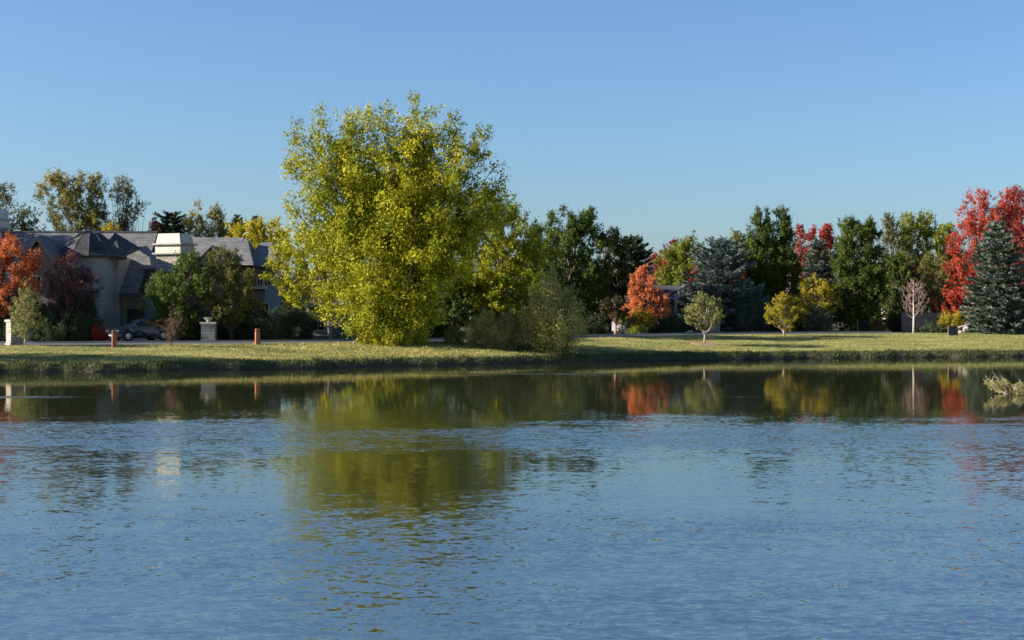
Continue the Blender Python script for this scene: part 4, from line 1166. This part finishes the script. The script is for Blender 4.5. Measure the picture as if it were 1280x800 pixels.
# ================================================================== THE COTTONWOOD AND ITS NEIGHBOURS
BIG = [[(134, 440, 500), (150, 396, 590), (180, 366, 610), (215, 350, 622), (255, 342, 628), (300, 344, 612), (345, 350, 598), (374, 366, 585), (396, 402, 565), (418, 430, 545), (436, 448, 528)],
       [(129, 444, 456), (154, 430, 476), (200, 420, 490)], [(128, 486, 514), (150, 472, 530), (200, 460, 545)], [(138, 545, 562), (158, 532, 586), (200, 520, 606)], [(144, 380, 398), (170, 370, 420), (215, 358, 440)],
       [(230, 575, 634), (262, 570, 640), (290, 572, 626)]]
broadleaf('cottonwood_tree', 'huge yellow green cottonwood standing alone at the water edge', 'tree', 490, 434, BIG, 'cottonwood', Y=107, rc=1.45, ls=.13, cover=1.0, boughs=66, fill=[(280, 440, 550), (330, 425, 570), (380, 425, 565), (415, 440, 545), (437, 450, 526)], r0=.34, shell=.12, rough=.12, hue=.26, nlimb=80, upr=.5, bark='bark_dark', density=1.2, stretch=1.25, depth=.6, sub=9)
broadleaf('tree', 'yellow green tree with bare pale trunk behind the cottonwood at left', 'tree', 413, 424, [[(285, 360, 420), (310, 340, 440), (340, 340, 446), (366, 346, 446), (384, 366, 436), (393, 385, 425)]], 'cottonwood', Y=115.5, rc=.65, ls=.12, cover=.8, shell=.35, hue=.2, bark='bark_pale', r0=.13, bias=.0)
broadleaf('tree', 'broad darker yellow green tree behind the cottonwood at right', 'tree', 622, 0, [[(238, 610, 634), (256, 590, 652), (285, 572, 678), (320, 562, 692), (360, 560, 696), (395, 570, 690), (416, 590, 660)]], 'cottonwood', Y=125, rc=.85, ls=.13, cover=1.15, shell=.2, hue=.2, r0=.2, bias=-.14)
broadleaf('tree', 'tall dark green tree right of the yellow trees, reaching the sky', 'tree', 706, 0, [[(257, 680, 692), (262, 676, 716), (278, 668, 740), (310, 650, 760), (350, 645, 770), (385, 655, 765), (405, 672, 745)], [(254, 728, 740), (266, 716, 752), (300, 700, 765)]], 'green_dark', Y=142, rc=.8, ls=.13, cover=1.35, shell=.25, upr=.75, r0=.2, nlimb=90, bias=.02)
broadleaf('tree', 'dark green tree filling the gap behind the olive bush', 'tree', 668, 0, sp('dome', 280, 420, 630, 712), 'green_dark', Y=148, rc=.9, ls=.15, shell=.5, bias=-.1)
broadleaf('tree', 'dark purple red tree between the dark green tree and the pine', 'tree', 762, 0, [[(286, 760, 768), (296, 752, 780), (325, 750, 784), (370, 748, 784), (405, 752, 780)]], 'maroon', Y=150, rc=.6, ls=.13, shell=.45, bias=-.1, hue=.1, bark='bark_dark')
conifer('pine_tree', 'rounded dark pine between the purple tree and the distant slate roof', 789, 0, [(294, 784, 794), (302, 776, 802), (315, 770, 812), (335, 770, 811), (380, 766, 812), (405, 770, 808)], 'pine', Y=153, droop=-.1, ls=.17, cover=1.2)
shrub('shrub', 'tall pointed olive grey bush on the lawn right of the cottonwood', 690, 432.5, [(342, 687, 695), (354, 678, 704), (368, 666, 715), (388, 656, 726), (408, 652, 732), (424, 654, 730), (434, 662, 722)], 'olive_warm', Y=106.3, rc=.45, ls=.085, shell=.3, upr=.85, stretch=2.3, hue=.2, nstem=70, cover=1.1, bark='bark', asp=.45, bias=.05)
broadleaf('small_tree', 'low dark leafy tree in the shade under the cottonwood at right', 'tree', 556, 0, [[(338, 530, 580), (360, 515, 602), (395, 512, 606), (420, 520, 600)]], 'green_dark', Y=124, rc=.7, ls=.12, cover=1.3, shell=.25, density=1.2)
shrub('shrub', 'low brown red shrub between the cottonwood and the olive bush', 612, 431.5, [(396, 600, 622), (404, 588, 638), (418, 582, 646), (433, 584, 646)], 'olive_warm', Y=107.2, rc=.35, ls=.08, shell=.3, upr=.8, stretch=2.0, nstem=40, cover=1.1, bias=.2, hue=.22, asp=.4)
shrub('shrub', 'low grey green shrub touching the left side of the olive bush', 645, 432, [(394, 638, 652), (403, 628, 662), (418, 622, 666), (434, 626, 664)], 'olive_pale', Y=107, rc=.35, ls=.08, shell=.3, upr=.85, stretch=2.0, nstem=40, cover=1.1, bias=.0, asp=.36)
shrub('shrub', 'knee high yellow green shrub at the end of the cottonwood shade', 565, 430, [(409, 560, 570), (418, 554, 578), (431, 553, 580)], 'olive_pale', rc=.25, ls=.07, shell=.3, upr=.8, stretch=1.8, cover=.7)
shrub('shrub', 'leafy yellow green suckers at the foot of the cottonwood trunk', 487, 436, [(408, 470, 510), (420, 455, 526), (437, 452, 524)], 'cottonwood', Y=105.6, rc=.35, ls=.1, shell=.3, upr=.7, cover=.7, nstem=25)

# ================================================================== MIDDLE GARDEN
broadleaf('small_tree', 'little gnarled dark red tree with pinkish trunk left of the orange maple', 'tree', 770, 418.5, [[(372, 752, 776), (384, 748, 790), (398, 754, 788)]], 'maroon', Y=134.6, rc=.4, ls=.09, cover=1.2, nlimb=14, shell=.3, r0=.13, bark='bark_pink', hue=.25)
broadleaf('maple_tree', 'leaning orange red maple left of the low slate roofed house', 'tree', 808, 0, [[(334, 794, 812), (345, 790, 822), (362, 786, 827), (380, 780, 833), (395, 774, 832), (404, 784, 824)]], 'orange', Y=137.5, rc=.42, ls=.1, shell=.35, hue=.2, bias=.18, bark='bark_dark')
shrub('shrub', 'yellow and red low shrub under the leaning orange maple', 796, 0, [(389, 788, 806), (395, 778, 816), (406, 776, 816)], 'yellow_dull', Y=136.3, rc=.3, ls=.09, hue=.25)
shrub('shrub', 'round blue grey shrub beside the pinkish trunk', 784, 0, [(399, 778, 792), (406, 772, 797), (419, 773, 797)], 'juniper', Y=135, rc=.25, ls=.07, shell=.5, bias=.1)
shrub('shrub', 'small bright yellow green mound at the road by the orange maple', 798, 0, [(406, 792, 804), (411, 786, 809), (419, 786, 809)], 'yellow_green', Y=134.3, rc=.22, ls=.07, shell=.5, bias=.12)
shrub('hedge', 'dark hedge in front of the low slate roofed house', 832, 0, [(394, 815, 850), (400, 808, 858), (418, 806, 866)], 'hedge', Y=142.3, cat='hedge', rc=.4, ls=.09, shell=.7, rough=.08)
shrub('hedge', 'dark shaded hedge under the tall dark green tree', 735, 0, [(396, 712, 752), (404, 700, 760), (421, 700, 760)], 'hedge', Y=139, cat='hedge', rc=.4, ls=.09, shell=.7, rough=.08)
broadleaf('tree', 'yellow green rounded tree behind the low slate roof', 'tree', 852, 0, [[(296, 850, 872), (308, 836, 882), (330, 824, 884), (355, 820, 882), (380, 824, 880)]], 'yellow_green', Y=168, rc=.8, ls=.17, shell=.5, bias=-.08, hue=.13)
broadleaf('tree', 'dusky red tree top left of the yellow green rounded tree', 'tree', 836, 0, [[(295, 832, 842), (305, 824, 852), (325, 814, 856), (370, 814, 856)]], 'red_deep', Y=175, rc=.6, ls=.17, shell=.45, bias=.1)
broadleaf('maple_tree', 'orange red maple mostly hidden behind the blue cedar', 'tree', 898, 0, [[(330, 868, 925), (345, 852, 942), (365, 852, 942), (395, 862, 935)]], 'red', Y=152, rc=.55, ls=.13, shell=.5, bias=.08)
conifer('cedar_tree', 'wide blue grey cedar with uneven spreading branches', 900, 0, [(298, 894, 904), (306, 880, 920), (325, 866, 930), (345, 862, 940), (370, 860, 948), (395, 858, 950), (414, 866, 944)], 'blue_cedar', Y=147, ls=.2, droop=.05, spiky=.38, r0=.22, cover=1.25, gapk=.3)
broadleaf('young_tree', 'round headed green sapling on a thin trunk in a mulch ring', 'tree', 881, 430, [[(368, 873, 889), (375, 861, 901), (388, 854, 908), (400, 858, 905), (412, 872, 890)]], 'olive_pale', rc=.34, ls=.085, shell=.35, r0=.075, bark='bark_pale', cover=.95, nlimb=26, hue=.2, bias=.0)
shrub('shrub', 'dark fountain shaped shrub right of the pale entry pillar', 936, 0, [(378, 915, 955), (390, 906, 968), (404, 905, 968), (418, 910, 962)], 'juniper', Y=145, rc=.5, ls=.12, shell=.4, upr=.8, stretch=2.2, bias=-.15, asp=.3)
broadleaf('hornbeam_tree', 'tall dark green hornbeam with three upright spires', 'tree', 962, 0, [[(264, 942, 950), (285, 934, 958), (330, 928, 962), (405, 938, 965)], [(262, 955, 963), (285, 948, 972), (340, 940, 985), (408, 945, 985)], [(261, 970, 982), (280, 968, 990), (320, 968, 1000), (370, 965, 1006), (405, 965, 998)]], 'green_dark', Y=149.5, rc=.6, ls=.12, cover=1.7, density=1.4, shell=.3, upr=.9, stretch=1.8, rough=.15, bias=.02, r0=.15)
broadleaf('tree', 'light olive tree left of the tall spired hornbeam', 'tree', 920, 0, [[(292, 914, 928), (305, 906, 942), (340, 905, 945), (380, 908, 942)]], 'olive', Y=168, rc=.7, ls=.17, shell=.5, bias=-.1)
broadleaf('maple_tree', 'crimson maple top between the spired hornbeam and the small blue spruce', 'tree', 1000, 0, [[(282, 998, 1004), (294, 992, 1014), (320, 990, 1018), (370, 990, 1016)]], 'red_deep', Y=172, rc=.6, ls=.16, shell=.4, bias=.25, upr=.8)
broadleaf('maple_tree', 'crimson maple with two tips behind the small blue spruce', 'tree', 1030, 0, [[(277, 1027, 1034), (292, 1022, 1046), (310, 1016, 1046), (370, 1014, 1044)], [(284, 1014, 1019), (300, 1010, 1022)]], 'red', Y=174, rc=.6, ls=.16, shell=.4, bias=-.12, upr=.8)
conifer('spruce_tree', 'small silver blue spruce between crimson maples and the dark hornbeam', 1022, 0, [(297, 1020, 1025), (310, 1012, 1033), (330, 1005, 1040), (355, 1001, 1044), (400, 998, 1046)], 'blue_spruce', Y=158, ls=.18)
broadleaf('young_tree', 'small golden yellow tree on the lawn edge beside the road', 'tree', 980, 420, [[(366, 974, 984), (374, 966, 994), (388, 957, 1003), (400, 962, 1000), (411, 974, 988)]], 'yellow_dull', rc=.4, ls=.1, shell=.35, r0=.07, bark='bark_pale', hue=.18, bias=-.04)
broadleaf('tree', 'golden yellow bushy tree behind the grey green globe shrub', 'tree', 1018, 0, [[(346, 1008, 1030), (360, 998, 1042), (380, 992, 1046), (400, 996, 1044), (412, 1004, 1036)]], 'yellow_dull', Y=145.8, rc=.5, ls=.12, shell=.4, hue=.22, bias=.08)
shrub('shrub', 'round grey green globe shrub at the road left of the dark hornbeam', 1024, 0, [(386, 1016, 1034), (394, 1008, 1041), (405, 1006, 1043), (416, 1009, 1041)], 'juniper', Y=144.7, rc=.35, ls=.09, shell=.6, rough=.06, bias=.05)
broadleaf('hornbeam_tree', 'broad very dark egg shaped hornbeam', 'tree', 1073, 416, [[(274, 1056, 1066), (280, 1048, 1090), (305, 1040, 1102), (340, 1036, 1110), (370, 1036, 1114), (398, 1042, 1108), (412, 1052, 1095)], [(276, 1082, 1092), (300, 1072, 1104)]], 'green_dark', Y=147.5, rc=.65, ls=.12, cover=1.9, density=1.5, shell=.25, upr=.85, stretch=1.7, rough=.12, r0=.16, bias=-.02)
broadleaf('tree', 'green yellow tree with brown lower leaves right of the dark hornbeam', 'tree', 1112, 0, [[(271, 1106, 1118), (285, 1100, 1128), (320, 1098, 1136), (365, 1100, 1148), (404, 1105, 1148)]], 'grey_green', Y=155, rc=.6, ls=.14, shell=.45, upr=.85, stretch=1.7, bias=-.02, hue=.25)
broadleaf('tree', 'tall yellow green tree with an upright brushy top', 'tree', 1143, 0, [[(265, 1132, 1160), (276, 1122, 1170), (300, 1118, 1172), (335, 1120, 1168), (380, 1125, 1165)]], 'yellow_green', Y=157, rc=.6, ls=.14, shell=.45, upr=.95, stretch=2.2, hue=.16)
broadleaf('tree', 'short yellow green tree touching the left side of the red tree', 'tree', 1182, 0, [[(282, 1172, 1192), (294, 1166, 1200), (320, 1164, 1202), (370, 1166, 1200)]], 'yellow_green', Y=160, rc=.55, ls=.14, shell=.45, bias=.05, upr=.8)
broadleaf('tree', 'olive brown tree right behind the bare white tree', 'tree', 1168, 0, [[(318, 1155, 1180), (335, 1146, 1194), (365, 1144, 1200), (395, 1148, 1196), (412, 1156, 1186)]], 'olive', Y=152, rc=.6, ls=.13, shell=.45, bias=-.05, hue=.14)
broadleaf('tree', 'dark brown green tree in shade left behind the bare white tree', 'tree', 1122, 0, [[(318, 1108, 1132), (345, 1100, 1144), (380, 1098, 1150), (412, 1104, 1146)]], 'green_dark', Y=153.5, rc=.6, ls=.14, shell=.45, bias=.0, hue=.25)
RED = [[(231, 1222, 1238), (240, 1214, 1246), (256, 1196, 1252), (275, 1189, 1254), (292, 1200, 1248)], [(270, 1196, 1245), (300, 1186, 1246), (330, 1180, 1244), (352, 1186, 1240)],
       [(338, 1182, 1236), (360, 1174, 1228), (376, 1178, 1224)], [(368, 1180, 1224), (384, 1177, 1226), (396, 1186, 1216)], [(240, 1242, 1262), (262, 1238, 1274), (290, 1236, 1272)]]
broadleaf('maple_tree', 'tall scarlet red maple left of the big blue spruce', 'tree', 1216, 0, RED, 'red', Y=146, rc=.62, ls=.115, cover=.48, density=.8, shell=.3, rough=.5, hue=.26, r0=.2, upr=.65, bias=.04, nlimb=140, bark='bark_dark')
broadleaf('maple_tree', 'darker red maple behind the big blue spruce at the right frame edge', 'tree', 1282, 0, [[(238, 1262, 1290), (255, 1250, 1320), (290, 1246, 1330), (340, 1250, 1330), (390, 1262, 1320)]], 'red_deep', Y=153, rc=.65, ls=.13, shell=.4, bias=.22, hue=.2)
conifer('spruce_tree', 'large dense blue spruce at the right end of the road', 1247, 416.5, [(275, 1242, 1250), (285, 1234, 1258), (305, 1225, 1270), (330, 1219, 1278), (355, 1211, 1286), (385, 1205, 1292), (412, 1201, 1296)], 'blue_spruce', Y=140.5, r0=.2, ls=.17, cover=1.5, spiky=.16, droop=.16)
broadleaf('tree', 'dark tree beyond the right frame edge beside the blue spruce', 'tree', 1330, 0, sp('round', 300, 415, 1286, 1375), 'green_dark', Y=150, rc=.8, ls=.15)
shrub('shrub', 'mushroom shaped yellow pink shrub left of the sign', 1189, 0, [(391, 1182, 1197), (396, 1174, 1204), (405, 1171, 1207), (411, 1174, 1204)], 'yellow_dull', Y=141.8, rc=.3, ls=.08, shell=.5, hue=.2, bias=-.02, rough=.08)
shrub('shrub', 'low dark spreading juniper under the olive brown tree', 1166, 0, [(406, 1156, 1178), (410, 1150, 1186), (417, 1150, 1187)], 'hedge', Y=141.4, rc=.25, ls=.07, shell=.5)
shrub('shrub', 'low reddish dry shrub at the foot of the dark hornbeam', 1098, 0, [(402, 1092, 1104), (407, 1085, 1110), (417, 1084, 1112)], 'dry_mix', Y=146, rc=.25, ls=.08, bias=.1)
shrub('shrub', 'small grey green shrub beside the short marker post', 1084, 0, [(396, 1080, 1090), (404, 1074, 1094), (417, 1074, 1095)], 'juniper', Y=146.3, rc=.25, ls=.09, upr=.9, stretch=2, bias=-.05, cover=.7)
shrub('hedge', 'dark hedge behind the young golden tree', 985, 0, [(398, 965, 1006), (406, 958, 1012), (418, 958, 1012)], 'hedge', Y=150, cat='hedge', rc=.4, ls=.1, shell=.7)
shrub('hedge', 'dark hedge behind the low reddish dry shrub', 1100, 0, [(392, 1080, 1122), (402, 1070, 1128), (418, 1070, 1128)], 'hedge', Y=151.5, cat='hedge', rc=.4, ls=.1, shell=.7)

def bare_tree():
    rng = np.random.default_rng(77); px = 1142; Y = gY(px, 417); x = wx(px, Y); zb = float(ground(x, Y)); s = Y / F
    root = empty('bare_tree', (x, Y, zb - .03)); tag(root, 'slender bare tree with white trunk and pinkish twigs', 'tree')
    H = (417 - 350) * s; mb = MB(); tw = MB(); buds = []
    mb.tube([(0, 0, 0), (.02, 0, H * .3), (-.01, .02, H * .6), (0, 0, H)], [.105, .085, .05, .01], 8)
    for i in range(34):
        t = .26 + .68 * (i / 34) + rng.uniform(-.01, .01); z = H * t; a = i * 2.4 + rng.uniform(-.3, .3)
        ln = H * (.30 * math.sin(min(1, (1.08 - t) / .8) * 1.5) + .03) * rng.uniform(.75, 1.1)
        d = np.array([math.cos(a), math.sin(a), 0])
        p0 = np.array([0, 0, z]); p1 = p0 + d * ln * .5 + np.array([0, 0, ln * .28]); p2 = p0 + d * ln * .9 + np.array([0, 0, ln * .95])
        tw.tube([p0, p1, p2], [.03 - .02 * t, .016, .005], 4, False)
        for j in range(7):
            u = rng.uniform(.3, 1); q = (1 - u) ** 2 * p0 + 2 * u * (1 - u) * p1 + u * u * p2
            e = q + (d * rng.uniform(.0, .6) + rng.normal(0, .4, 3) + np.array([0, 0, .75])) * ln * .3
            tw.tube([q, e], [.008, .003], 3, False)
            for _ in range(2): buds.append(q + (e - q) * rng.uniform(.4, 1.1) + rng.normal(0, .03, 3))
    mb.build('trunk', M['bark_white'], root, smooth=True)
    cr = tw.build('crown', M['bark_twig'], root)
    C = np.array(buds); quads_obj('twigs', leaf_quads(C, .05, .022, rng, np.broadcast_to(np.array([0, 0, 1.0]), C.shape), .6), rng.uniform(0, 1, len(C)), M['twig_pink'], cr)
bare_tree()

# dead branches and weeds standing in the water at the right
def snag():
    rng = np.random.default_rng(31); Y = 62.5; x0 = wx(1285, Y)
    root = empty('water_snag', (x0, Y, -.12)); tag(root, 'tangle of dead branches and straw coloured weeds standing in the water', 'dead branches')
    mb = MB(); Cl = []; Ax = []
    tips = [(-1.85, .78), (-1.55, .60), (-1.3, .74), (-1.15, .5), (-.95, .62), (-.75, .45), (-.5, .42), (-.2, .46), (.2, .5), (.6, .6), (1.0, .4), (1.4, .55)]
    for dx, h in tips:
        b0 = np.array([dx * .55 + .1, rng.uniform(-.25, .25), 0]); e = np.array([dx, rng.uniform(-.35, .35), h + .12])
        m = (b0 + e) / 2 + np.array([0, 0, -.10]); mb.tube([b0, m, e], [.04, .026, .008], 5, False)
        for _ in range(4):
            u = rng.uniform(.3, .9); q = b0 + (e - b0) * u; t = q + rng.normal(0, .12, 3) + np.array([np.sign(dx) * .1, 0, .2]); mb.tube([q, t], [.012, .004], 3, False)
            Cl.append((q + t) / 2); Ax.append(unit(t - q))
        for u in (.35, .6, .85): Cl.append(b0 + (e - b0) * u); Ax.append(unit(e - b0))
    mb.build('branch', M['bark_pale'], root)
    Cl = np.array(Cl); Ax = np.array(Ax); k = rng.integers(0, len(Cl), 1400)
    P = Cl[k] + rng.normal(0, .085, (1400, 3)) * np.array([1.3, 1.2, .8]); P[:, 2] = np.clip(P[:, 2], .1, .95) * rng.uniform(.7, .95, 1400); P[:, 2] = np.maximum(P[:, 2], .12)
    quads_obj('weeds', leaf_quads(P, .05 * rng.uniform(.7, 1.5, 1400), .014, rng, Ax[k], .5), rng.normal(.5, .2, 1400), M['straw'], root)
snag()

# woods far behind that close the view under and between the crowns
def far_woods():
    rng = np.random.default_rng(55); n = 60000
    x = rng.uniform(-115, 120, n); Y = 215 + rng.normal(0, 6, n)
    top = 8.2 + 1.6 * np.sin(x * .11) + 1.2 * np.sin(x * .29 + 1) + .7 * np.sin(x * .83)
    z = ground(x, Y) + (rng.uniform(0, 1, n) ** .8) * top
    P = np.stack([x, Y, z], -1); L = .42 * rng.uniform(.6, 1.3, n)
    tint = .45 + .25 * np.sin(x * .21) * np.sin(x * .07 + 2) + rng.normal(0, .15, n)
    tag(quads_obj('far_woods', leaf_quads(P, L, L * .6, rng), tint, M['far_leaf']), kind='stuff')
far_woods()

# ================================================================== LIGHT, SKY, CAMERA
SUN_EL, SUN_AZ = 23.0, 6.0            # elevation; degrees towards the camera side from due left
d = np.array([-math.cos(R(SUN_AZ)) * math.cos(R(SUN_EL)), -math.sin(R(SUN_AZ)) * math.cos(R(SUN_EL)), math.sin(R(SUN_EL))])
from mathutils import Vector
sl = bpy.data.lights.new('sun', 'SUN'); sl.energy = 5.0; sl.angle = R(.53); sl.color = (1, .90, .74)
so = bpy.data.objects.new('sun', sl); so.rotation_euler = Vector(d).to_track_quat('Z', 'Y').to_euler(); so.location = tuple(d * 200); col.objects.link(so)
w = bpy.data.worlds.new('World'); scene.world = w; w.use_nodes = True
nt = w.node_tree; nt.nodes.clear()
wo = nt.nodes.new('ShaderNodeOutputWorld'); bg = nt.nodes.new('ShaderNodeBackground')
sky = nt.nodes.new('ShaderNodeTexSky'); sky.sky_type = 'NISHITA'; sky.sun_disc = False
sky.sun_elevation = R(SUN_EL); sky.sun_rotation = math.atan2(d[0], d[1]); sky.air_density = 1.0; sky.dust_density = 1.05; sky.ozone_density = 6.2; sky.altitude = 0
hs = nt.nodes.new('ShaderNodeHueSaturation'); hs.inputs['Saturation'].default_value = 1.0
nt.links.new(sky.outputs[0], hs.inputs['Color']); nt.links.new(hs.outputs[0], bg.inputs['Color']); bg.inputs['Strength'].default_value = .057
nt.links.new(bg.outputs[0], wo.inputs['Surface'])

cam = bpy.data.cameras.new('camera'); cam.sensor_width = 36; cam.lens = 36 * F / 1280; cam.shift_y = (HOR - 400) / 1280; cam.clip_end = 6000; cam.clip_start = .1
co = bpy.data.objects.new('camera', cam); co.location = (0, 0, CAMH); co.rotation_euler = (R(90), 0, 0); col.objects.link(co); scene.camera = co
scene.view_settings.view_transform = 'Standard'; scene.view_settings.look = 'None'; scene.view_settings.exposure = 1.58; scene.view_settings.gamma = 1
scene.cycles.filter_width = 1.65; scene.cycles.max_bounces = 8; scene.cycles.use_denoising = True
scene.render.resolution_x, scene.render.resolution_y = 1024, 640
